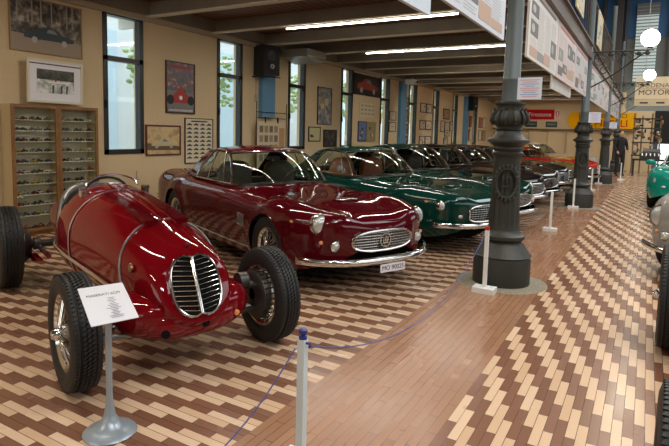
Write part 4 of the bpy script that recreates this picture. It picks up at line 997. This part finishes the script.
speaker(24.0, 2.86, 'black loudspeaker above the far blue pilaster')
q = MB(); q.box(0, .02, -.03, .03, -.08, .08, M3('switch grey', 170, 160, 140)); q.tube([(.01, 0, .08), (.01, 0, .55)], .006, M3('switch grey', 170, 160, 140), 5)
tag(q.build('junction_box', loc=(WX + .0, 8.93, 2.1)), 'small pale junction box with a cable left of the first blue pilaster', 'junction box')
t = thing('air_duct', 'pale grey square duct box under the beams right of the loudspeaker', 'duct', (WX + .55, 10.0, 3.04))
q = MB(); q.box(-.4, .25, -.38, .4, -.02, .14, mat('duct metal', srgb(150, 144, 130), .4, .3)); q.build('duct_body', t, 0)
q = MB(); q.prism([(-.38, -.02), (.4, -.02), (.3, -.10), (.1, -.12)], MATS['duct metal'], -.38, .2, 'yz'); q.build('outlet', t, 0)
q = MB(); q.box(-.14, .14, -.2, .2, -.07, .07, mat('projector white', srgb(196, 194, 186), .5)); t = q.build('projector', loc=(-6.4, 15.7, 3.03)); tag(t, 'small white projector hanging under the beams near the second blue pilaster', 'projector')
q2 = MB(); q2.lathe([(0, 0), (.04, 0), (.04, .03), (0, .03)], BLACK, (.14, .05, 0), 'x', 12); q2.build('projector_lens', t); q2 = MB(); q2.tube([(0, 0, .07), (0, 0, .15)], .02, STEEL, 6); q2.build('ceiling_mount', t)

# ------------------------------------------------------------------ cabinet of model cars
CX = -6.86
t = thing('display_cabinet', 'glazed oak display cabinet full of model cars by the left wall', 'cabinet', (CX, 4.42, 0))
Y0, Y1, ZC0, ZC1 = -.62, .60, .06, 1.70
q = MB()
CS = M3('cabinet side', 196, 176, 138); q.box(-.20, 0, Y0, Y0 + .03, ZC0, ZC1, CS); q.box(-.20, 0, Y1 - .03, Y1, ZC0, ZC1, CS); q.box(-.20, 0, Y0 + .03, Y1 - .03, ZC1 - .03, ZC1, OAK); q.box(-.20, 0, Y0 + .03, Y1 - .03, ZC0, ZC0 + .03, OAK)
q.box(-.19, 0, -.012, .012, ZC0 + .03, ZC1 - .03, CS); q.box(-.17, -.02, Y0 + .04, Y1 - .04, 0, ZC0, OAK); q.build('case', t, 0)
q = MB(); q.box(-.20, -.19, Y0 + .03, Y1 - .03, ZC0 + .03, ZC1 - .03, M3('cabinet back', 240, 230, 204)); q.build('back_panel', t, 0)
NS = 11; dz = (ZC1 - ZC0 - .12) / NS
for k in range(1, NS):
    z = ZC1 - .06 - k * dz
    q = MB(); q.box(-.185, -.012, Y0 + .03, Y1 - .03, z - .005, z + .003, M3('shelf pale', 232, 226, 206)); q.build('shelf', t, 0)
for s, (a, b) in enumerate(((Y0, -.002), (.002, Y1))):
    q = MB(); fwd = .04
    for (p, q_, r_, s_) in ((a, a + fwd, ZC0, ZC1), (b - fwd, b, ZC0, ZC1), (a + fwd, b - fwd, ZC1 - fwd, ZC1), (a + fwd, b - fwd, ZC0, ZC0 + fwd)): q.box(.001, .022, p, q_, r_, s_, OAK)
    d = q.build('door', t, 0)
    q = MB(); q.box(.008, .012, a + fwd, b - fwd, ZC0 + fwd, ZC1 - fwd, glass('cabinet glass', (.93, .95, .93, 1), 1.3)); q.build('glass', d, 0)
    q = MB(); hy = (b - .025) if s == 0 else (a + .025); q.lathe([(.004, 0), (.004, .015), (.010, .022), (0, .028)], CHROME, (.022, hy, .82), 'x', 10); q.build('knob', d)
MC = [('red', (150, 24, 20)), ('dark red', (90, 20, 20)), ('black', (24, 24, 26)), ('grey', (120, 120, 118)), ('blue', (50, 66, 100)), ('green', (30, 60, 44)), ('white', (214, 210, 200)), ('silver', (160, 160, 156)), ('yellow', (180, 150, 50))]
def mini(col, kind):
    q = MB(); m = mat('model ' + col[0], srgb(*col[1]), .25, 0, .6); L = .045
    if kind == 0:   # coupe
        q.loft([[(y, L * x, z) for y, z in ((-.017 * w, .006), (-.018 * w, .014), (-.013 * w, .006 + .012 * h), (.013 * w, .006 + .012 * h), (.018 * w, .014), (.017 * w, .006))] for x, w, h in ((-1, .6, .7), (-.8, .95, .95), (-.45, 1, 1.05), (.5, 1, 1.), (.85, .9, .8), (1, .6, .5))], m)
        q.loft([[(y, L * x, z) for y, z in ((-.014 * w, .017), (-.011 * w, .017 + .011 * h), (.011 * w, .017 + .011 * h), (.014 * w, .017))] for x, w, h in ((-.55, .8, .1), (-.3, 1, 1), (.05, 1, 1), (.35, .9, .1))], M3('model glass', 40, 44, 46))
    else:           # open racer
        q.loft([[(.012 * w * math.cos(a), L * x, .013 + .009 * h * math.sin(a)) for a in [2 * PI * j / 8 for j in range(8)]] for x, w, h in ((-1, .2, .3), (-.6, .8, .9), (-.2, 1, 1.2), (.0, .9, .8), (.6, .8, .8), (1, .4, .5))], m)
        q.box(-.006, .006, -.006, .008, .02, .03, m)
    for sy in (-.6, .6):
        for sx in (-1, 1): q.lathe([(0, -.003), (.0075, -.003), (.0075, .003), (0, .003)], RUBBER, (sx * .0165, sy * L, .0075), 'x', 10)
    return q
protos = {}
rnd = random.Random(5)
ordw = ['first', 'second', 'third', 'fourth', 'fifth', 'sixth', 'seventh', 'eighth', 'ninth', 'tenth', 'eleventh', 'lowest']
for k in range(NS):
    z = ZC1 - .06 - (k + 1) * dz + .003 if k < NS - 1 else ZC0 + .03
    for s in (0, 1):
        for c in range(5):
            ci = rnd.choice([0, 0, 1, 2, 2, 3, 4, 5, 6, 7, 8] if k in (5, 6) else [1, 2, 2, 3, 3, 4, 5, 6, 7, 8, 0]); kd = rnd.randint(0, 1); key = (ci, kd)
            yy = 4.42 + (-.55 if s == 0 else .07) + .045 + c * .098
            lb = '%s model car, %s from left on the %s shelf down behind the %s door' % (MC[ci][0], ordw[c], ordw[k], ['left', 'right'][s])
            if key not in protos:
                o = mini(MC[ci], kd).build('model_car', smooth=50); protos[key] = o
            else:
                o = protos[key].copy(); COL.objects.link(o)
            o.location = (CX - .05 - .05 * (c % 2), yy, z + .0005); o.scale = (1.5, 1.05, 1.6); o.rotation_euler = (0, 0, rnd.uniform(-.15, .15))
            tag(o, lb, 'model car', 'model cars in the cabinet')

# ------------------------------------------------------------------ end wall
RS = mat('sign red', srgb(190, 20, 28), .85, spec=.1); YS = mat('sign yellow', srgb(238, 172, 12), .85, spec=.1)
t = thing('advertising_sign', 'long red tyre maker sign with white lettering on the end wall', 'sign', (-4.68, YE - .03, 2.565))
q = MB(); q.box(-.90, .62, -.03, .02, -.24, .24, RS); q.build('red_panel', t, 0); q = MB(); q.box(.62, .90, -.03, .02, -.24, .24, M3('sign pale', 214, 190, 178)); e = q.build('emblem_panel', t, 0)
q = MB(); q.prism([(.68, .16), (.84, .16), (.84, -.05), (.76, -.17), (.68, -.05)], M3('emblem red', 190, 90, 84), -.04, -.031, 'xz'); q.box(.735, .785, -.046, -.04, -.1, .12, PAPER); q.build('shield', e, 0)
text_mesh('Firestone', .29, PAPER, 'lettering', t, face_my(-.06, -.034, -.01), .02, .98)
q = MB(); q.box(-.90, .62, -.04, -.03, .2, .23, RS)
for i, (a, b) in enumerate(((-5.39, -4.85), (-4.44, -3.91))):
    t = thing('framed_plaque', '%s small dark green plaque below the red sign' % ['left', 'right'][i], 'plaque', ((a + b) / 2, YE - .02, 2.08), 0, 'dark green plaques')
    w = (b - a) / 2; q = MB(); q.box(-w, w, -.03, .02, -.14, .14, M3('plaque green', 30, 52, 44)); q.build('board', t, 0)
    text_mesh('MASERATI', .11, M3('plaque text', 150, 160, 140), 'lettering', t, face_my(0, -.033, 0), .002, .8)
t = thing('wall_shelf', 'long brown wall shelf with upright dividers on the end wall', 'shelf', (-4.7, YE - .1, 0))
q = MB(); q.box(-2.3, 4.2, -.1, .09, 1.80, 1.86, M3('shelf brown', 96, 72, 52)); q.build('shelf_board', t, 0)
for k in range(8):
    q = MB(); q.box(-2.2 + .85 * k, -2.15 + .85 * k, -.05, .09, 0, 1.80, M3('pale divider', 176, 156, 124)); q.build('divider', t, 0)
t = thing('advertising_sign', 'yellow tyre sign with red lettering behind the far columns', 'sign', (-1.95, YE - .06, 2.3))
q = MB(); q.box(-1.0, 1.42, -.03, .02, -.38, .36, YS); q.prism([(-1.45, .25), (-1.3, .38), (-.95, .38), (-.95, -.38), (-1.3, -.42), (-1.5, -.1)], YS, -.03, .0, 'xz'); q.build('yellow_panel', t, 0)
text_mesh('PIRELLI', .46, RS, 'large_lettering', t, face_my(.40, -.034, -.15), .004, .98)
text_mesh('PNEUMATICI', .25, INK, 'small_lettering', t, face_my(.33, -.034, .20), .004, 1.0)
# cream hanging sign
t = thing('hanging_sign', 'large cream sign with dark and red lettering high over the aisle end', 'sign', (.75, 22, 3.13))
q = MB(); q.box(-1.27, 1.27, -.03, .03, -.26, .50, M3('sign cream', 226, 208, 172)); q.box(-1.27, 1.27, -.035, .03, -.50, -.27, M3('sign cream low', 208, 188, 152)); q.build('sign_board', t, 0)
text_mesh('MODENA', .21, M3('letter grey green', 96, 104, 84), 'upper_lettering', t, face_my(-.70, -.035, .20), .003, 1.0)
text_mesh('MOTORI', .25, M3('letter dark', 52, 40, 34), 'lower_lettering', t, face_my(-.66, -.035, -.04), .003, 1.05)
q = MB(); q.box(-1.1, .9, -.036, -.031, .09, .10, RS)
for k in range(3): q.box(-1.1 + .5 * k, -.85 + .5 * k, -.042, -.036, -.42, -.37, M3('letter dark', 52, 40, 34))
q.build('sign_stripes', t, 0)
q = MB(); q.tube([(-1.0, 0, .5), (-1.0, 0, 5.86)], .008, STEEL, 5); q.tube([(1.0, 0, .5), (1.0, 0, 5.86)], .008, STEEL, 5); q.build('hanging_rods', t)
# tall louvred window panel
t = thing('louvred_window', 'tall lit louvred window panel high over the aisle end', 'window', (-.42, YE + 2.1, 0))
q = MB(); q.box(-.46, .46, -.02, .02, 4.2, 7.95, mat('day lit louvre glass', (.5, .58, .56, 1), .4, emit=(.80, .93, .92, 1), es=.22)); q.build('lit_panel', t, 0)
for k in range(24):
    q = MB(); q.box(-.46, .46, -.07, -.02, 4.25 + k * .155, 4.29 + k * .155, mat('louvre slat', srgb(120, 128, 124), .5)); q.build('louvre_slat', t, 0)
q = MB(); q.box(-.48, .48, -.05, .03, 7.45, 8.0, M3('louvre head', 92, 96, 92)); q.build('head_box', t, 0)
q = MB(); q.tube([(-2.55, YE - 4, 7.6), (-2.0, YE - 4, 7.6)], .05, mat('distant tube light', (1, 1, 1, 1), .4, emit=(1, 1, .96, 1), es=12), 8); q2 = q.build('tube_lamp'); tag(q2, 'short bright tube lamp high up near the blue wall', 'lamp')
q = MB(); q.tube([(-2.3, YE - 4, 7.65), (-2.3, YE - 4, 9)], .01, BLACK, 5); q.build('suspension_rod', q2)
# bright doorway at the aisle end
q = MB(); q.box(-.05, 2.6, -.02, .02, .0, 1.28, mat('bright doorway glass', (.8, .85, .9, 1), .3, emit=(.86, .93, 1, 1), es=1.1)); o = q.build('door_1', loc=(.45, YE + .1, 0), smooth=0); tag(o, kind='structure')
q = MB(); q.box(.2, 9, YE - .05, YE + .2, 1.28, 2.75, DK); q.box(3.1, 9, YE - .05, YE + .2, 0, 1.28, DK); struct(q, 'wall_end')
# exhibits and racks under the cream sign
t = thing('exhibit_rack', 'brown exhibit rack with upright posts and engine parts at the aisle end', 'rack', (.0, 26.4, 0))
for k, xx in enumerate((-.55, -.25, .1, .42)):
    q = MB(); q.box(xx - .03, xx + .03, -.05, .05, 0, 2.55 - .1 * (k % 2), M3('rack brown', 120, 96, 66)); q.build('post', t, 0)
q = MB()
for z in (.75, 1.3, 1.9, 2.3): q.box(-.6, .48, -.12, .12, z, z + .05, M3('rack dark', 60, 48, 38))
q.build('crossbar', t, 0)
rnd = random.Random(9)
q = MB()
for k in range(46): q.ell((rnd.uniform(-.55, .45), rnd.uniform(-.1, .1), rnd.uniform(.85, 2.35)), (rnd.uniform(.03, .10), .06, rnd.uniform(.03, .12)), rnd.choice([M3('rack brown', 120, 96, 66), DSTEEL, M3('dull brass', 150, 120, 70), STEEL]), 8, 6)
tag(q.build('engine_parts', t), kind='stuff')
t = thing('engine_stand', 'dark engine on a low table at the aisle end', 'engine', (.05, 24.8, 0))
q = MB(); q.box(-.55, .7, -.35, .35, .62, .68, BLACK)
for xx in (-.5, .65):
    for yy in (-.3, .3): q.box(xx - .03, xx + .03, yy - .03, yy + .03, 0, .62, BLACK)
q.build('table_frame', t, 0)
q = MB(); q.box(-.3, .4, -.2, .2, .68, .95, DSTEEL); q.lathe([(.0, -.3), (.14, -.3), (.14, .3), (0, .3)], DSTEEL, (.1, 0, .95), 'x', 16)
for k in range(5): q.tube([(-.22 + .14 * k, -.2, .9), (-.22 + .14 * k, -.3, .8)], .035, STEEL, 8)
q.build('engine_block', t)

# ------------------------------------------------------------------ person at the aisle end
t = thing('person', 'person in black coat and trousers standing at the far end of the aisle', 'person', (-.90, 23.6, 0), .6)
def skin_mesh(name, pts, edges, rad, m, parent, root=0):
    me = bpy.data.meshes.new(name); me.from_pydata(pts, edges, []); o = bpy.data.objects.new(name, me); COL.objects.link(o); o.parent = parent
    md = o.modifiers.new('skin', 'SKIN'); me.skin_vertices.new() if not me.skin_vertices else None
    for i, r_ in enumerate(rad): me.skin_vertices[0].data[i].radius = (r_, r_ * (.75 if i < 4 else 1)); me.skin_vertices[0].data[i].use_root = (i == root)
    md.use_smooth_shade = True; o.modifiers.new('sub', 'SUBSURF').levels = 1; o.modifiers['sub'].render_levels = 1
    me.materials.append(m); return o
CLOTH = mat('black cloth', srgb(26, 26, 30), .8); SKIN = mat('skin', srgb(196, 150, 124), .6)
P_ = [(0, 0, .95), (0, 0, 1.12), (0, 0, 1.32), (0, 0, 1.46), (0, 0, 1.54), (.18, 0, 1.42), (.25, -.02, 1.15), (.20, -.16, 1.02), (-.18, 0, 1.42), (-.25, -.02, 1.15), (-.22, -.14, .98), (.10, 0, .90), (.11, -.02, .50), (.12, .02, .09), (.13, -.14, .05), (-.10, 0, .90), (-.12, -.03, .50), (-.13, .0, .09), (-.14, -.16, .05)]
E_ = [(0, 1), (1, 2), (2, 3), (3, 4), (3, 5), (5, 6), (6, 7), (3, 8), (8, 9), (9, 10), (0, 11), (11, 12), (12, 13), (13, 14), (0, 15), (15, 16), (16, 17), (17, 18)]
R_ = [.17, .165, .18, .11, .06, .075, .055, .04, .075, .055, .04, .105, .075, .05, .045, .105, .075, .05, .045]
body = skin_mesh('body', P_, E_, R_, CLOTH, t)
q = MB(); q.ell((0, -.01, 1.66), (.078, .095, .118), SKIN, 16, 12); q.ell((0, -.105, 1.65), (.014, .02, .02), SKIN, 8, 6)
for s in (-1, 1): q.ell((s * .08, 0, 1.65), (.012, .02, .03), SKIN, 8, 6); q.ell((s * .03, -.092, 1.672), (.012, .008, .007), BLACK, 8, 6)
q.box(-.022, .022, -.104, -.095, 1.607, 1.612, M3('lips', 150, 84, 76)); q.build('head', t)
q = MB(); q.ell((0, .02, 1.70), (.088, .10, .105), mat('dark hair', srgb(38, 28, 22), .6), 16, 10); q.build('hair', t)
for s, (hx, hy, hz) in ((1, (.19, -.20, 1.0)), (-1, (-.21, -.17, .95))):
    q = MB(); q.ell((hx, hy, hz), (.035, .04, .045), SKIN, 10, 8)
    for k in range(4): q.tube([(hx - .025 + .016 * k, hy - .02, hz - .02), (hx - .027 + .017 * k, hy - .045, hz - .045), (hx - .026 + .016 * k, hy - .05, hz - .07 + .004 * abs(k - 1.5))], .008, SKIN, 6)
    q.tube([(hx - s * .03, hy - .01, hz), (hx - s * .05, hy - .04, hz - .02)], .009, SKIN, 6); q.build('hand', t)

# ------------------------------------------------------------------ tube lights on the beams
TUBE = mat('fluorescent tube', (1, .97, .9, 1), .4, emit=(1, .93, .80, 1), es=16)
HOUS = mat('tube housing', srgb(150, 145, 130), .5)
ti = 0
def area(name, loc, sx, sy, power, col=(1, .92, .8), rot=(0, 0, 0), par=None):
    L = bpy.data.lights.new(name, 'AREA'); L.shape = 'RECTANGLE'; L.size = sx; L.size_y = sy; L.energy = power; L.color = col
    o = bpy.data.objects.new(name, L); COL.objects.link(o); o.location = loc; o.rotation_euler = rot; return o
wordn = ['nearest', 'second', 'third', 'fourth', 'fifth', 'sixth', 'seventh', 'eighth', 'ninth', 'tenth', 'eleventh']
for k in range(-3, 7):
    y = 7.61 + 2.98 * k
    if y > YE - 1: break
    zt = 3.16 if k < 2 else 3.31
    if k >= 2: y = 13.53 + 2.98 * (k - 2) + .12
    x0, x1 = (-5.4, -2.45)
    t = thing('tube_light', '%s' % ('long lit fluorescent tube under the beams, nearest in view' if k == 0 else 'long lit fluorescent tube under the beams, second in view' if k == 1 else 'fluorescent tube between the beams, %s along the ceiling' % wordn[k + 3]), 'lamp', (0, y, zt), 0, 'fluorescent tubes under the ceiling')
    q = MB(); q.tube([(x0, 0, -.005), (x1, 0, -.005)], .011, TUBE, 8); q.build('tube', t)
    q = MB(); q.box(x0 - .02, x1 + .02, -.03, .03, .008, .03, HOUS); q.build('housing', t, 0)
    for xx in (x0 + .4, x1 - .4):
        q = MB(); q.box(xx - .02, xx + .02, -.01, .01, .03, (3.41 if k >= 2 else 3.20) - zt, HOUS); q.build('hanger', t, 0)
    if k < 2 : 
        pass
    area('tube_glow', ((x0 + x1) / 2, y, zt - .03), 2.9, .02, 36 * PW)
# daylight from the hall's roof glazing over the aisle, seen as big panes
for k in range(4):
    area('roof_light', (3.6, 0 + 8.5 * k, 8.8), 4.5, 5.5, 330 * PW, (.92, .97, 1.))
area('aisle_light', (-.15, 13, 8.7), .9, 26, 520 * PW, (1, .86, .68))
for k in range(3):
    area('high_lamp', (2.5, -3 + 4 * k, 6.0), .6, .6, 60 * PW, (1, .9, .75))
S.world = bpy.data.worlds.new('world'); S.world.use_nodes = True; wn = S.world.node_tree; bg = wn.nodes['Background']
bg.inputs[0].default_value = (.80, .90, 1, 1); bg.inputs[1].default_value = WSTR
S.view_settings.view_transform = 'Standard'; S.view_settings.look = 'None'; S.view_settings.gamma = 1; S.view_settings.use_curve_mapping = False
S.view_settings.exposure = EXPO
def fill_light(loc, sx, sy, p, rot, col): area('added_fill_light', loc, sx, sy, p, col, rot)
fill_light((8.9, 12, 4.2), 3.0, 26, 420 * PW, (0, math.radians(90), 0), (.95, .97, 1))  # added low-angle fill from the unseen right wall, no window there
fill_light((-2.5, -4.9, 2.4), 8, 1.6, 70 * PW, (math.radians(90), 0, 0), (1, .95, .86))  # added fill behind the camera, brightens the near faces of the beams
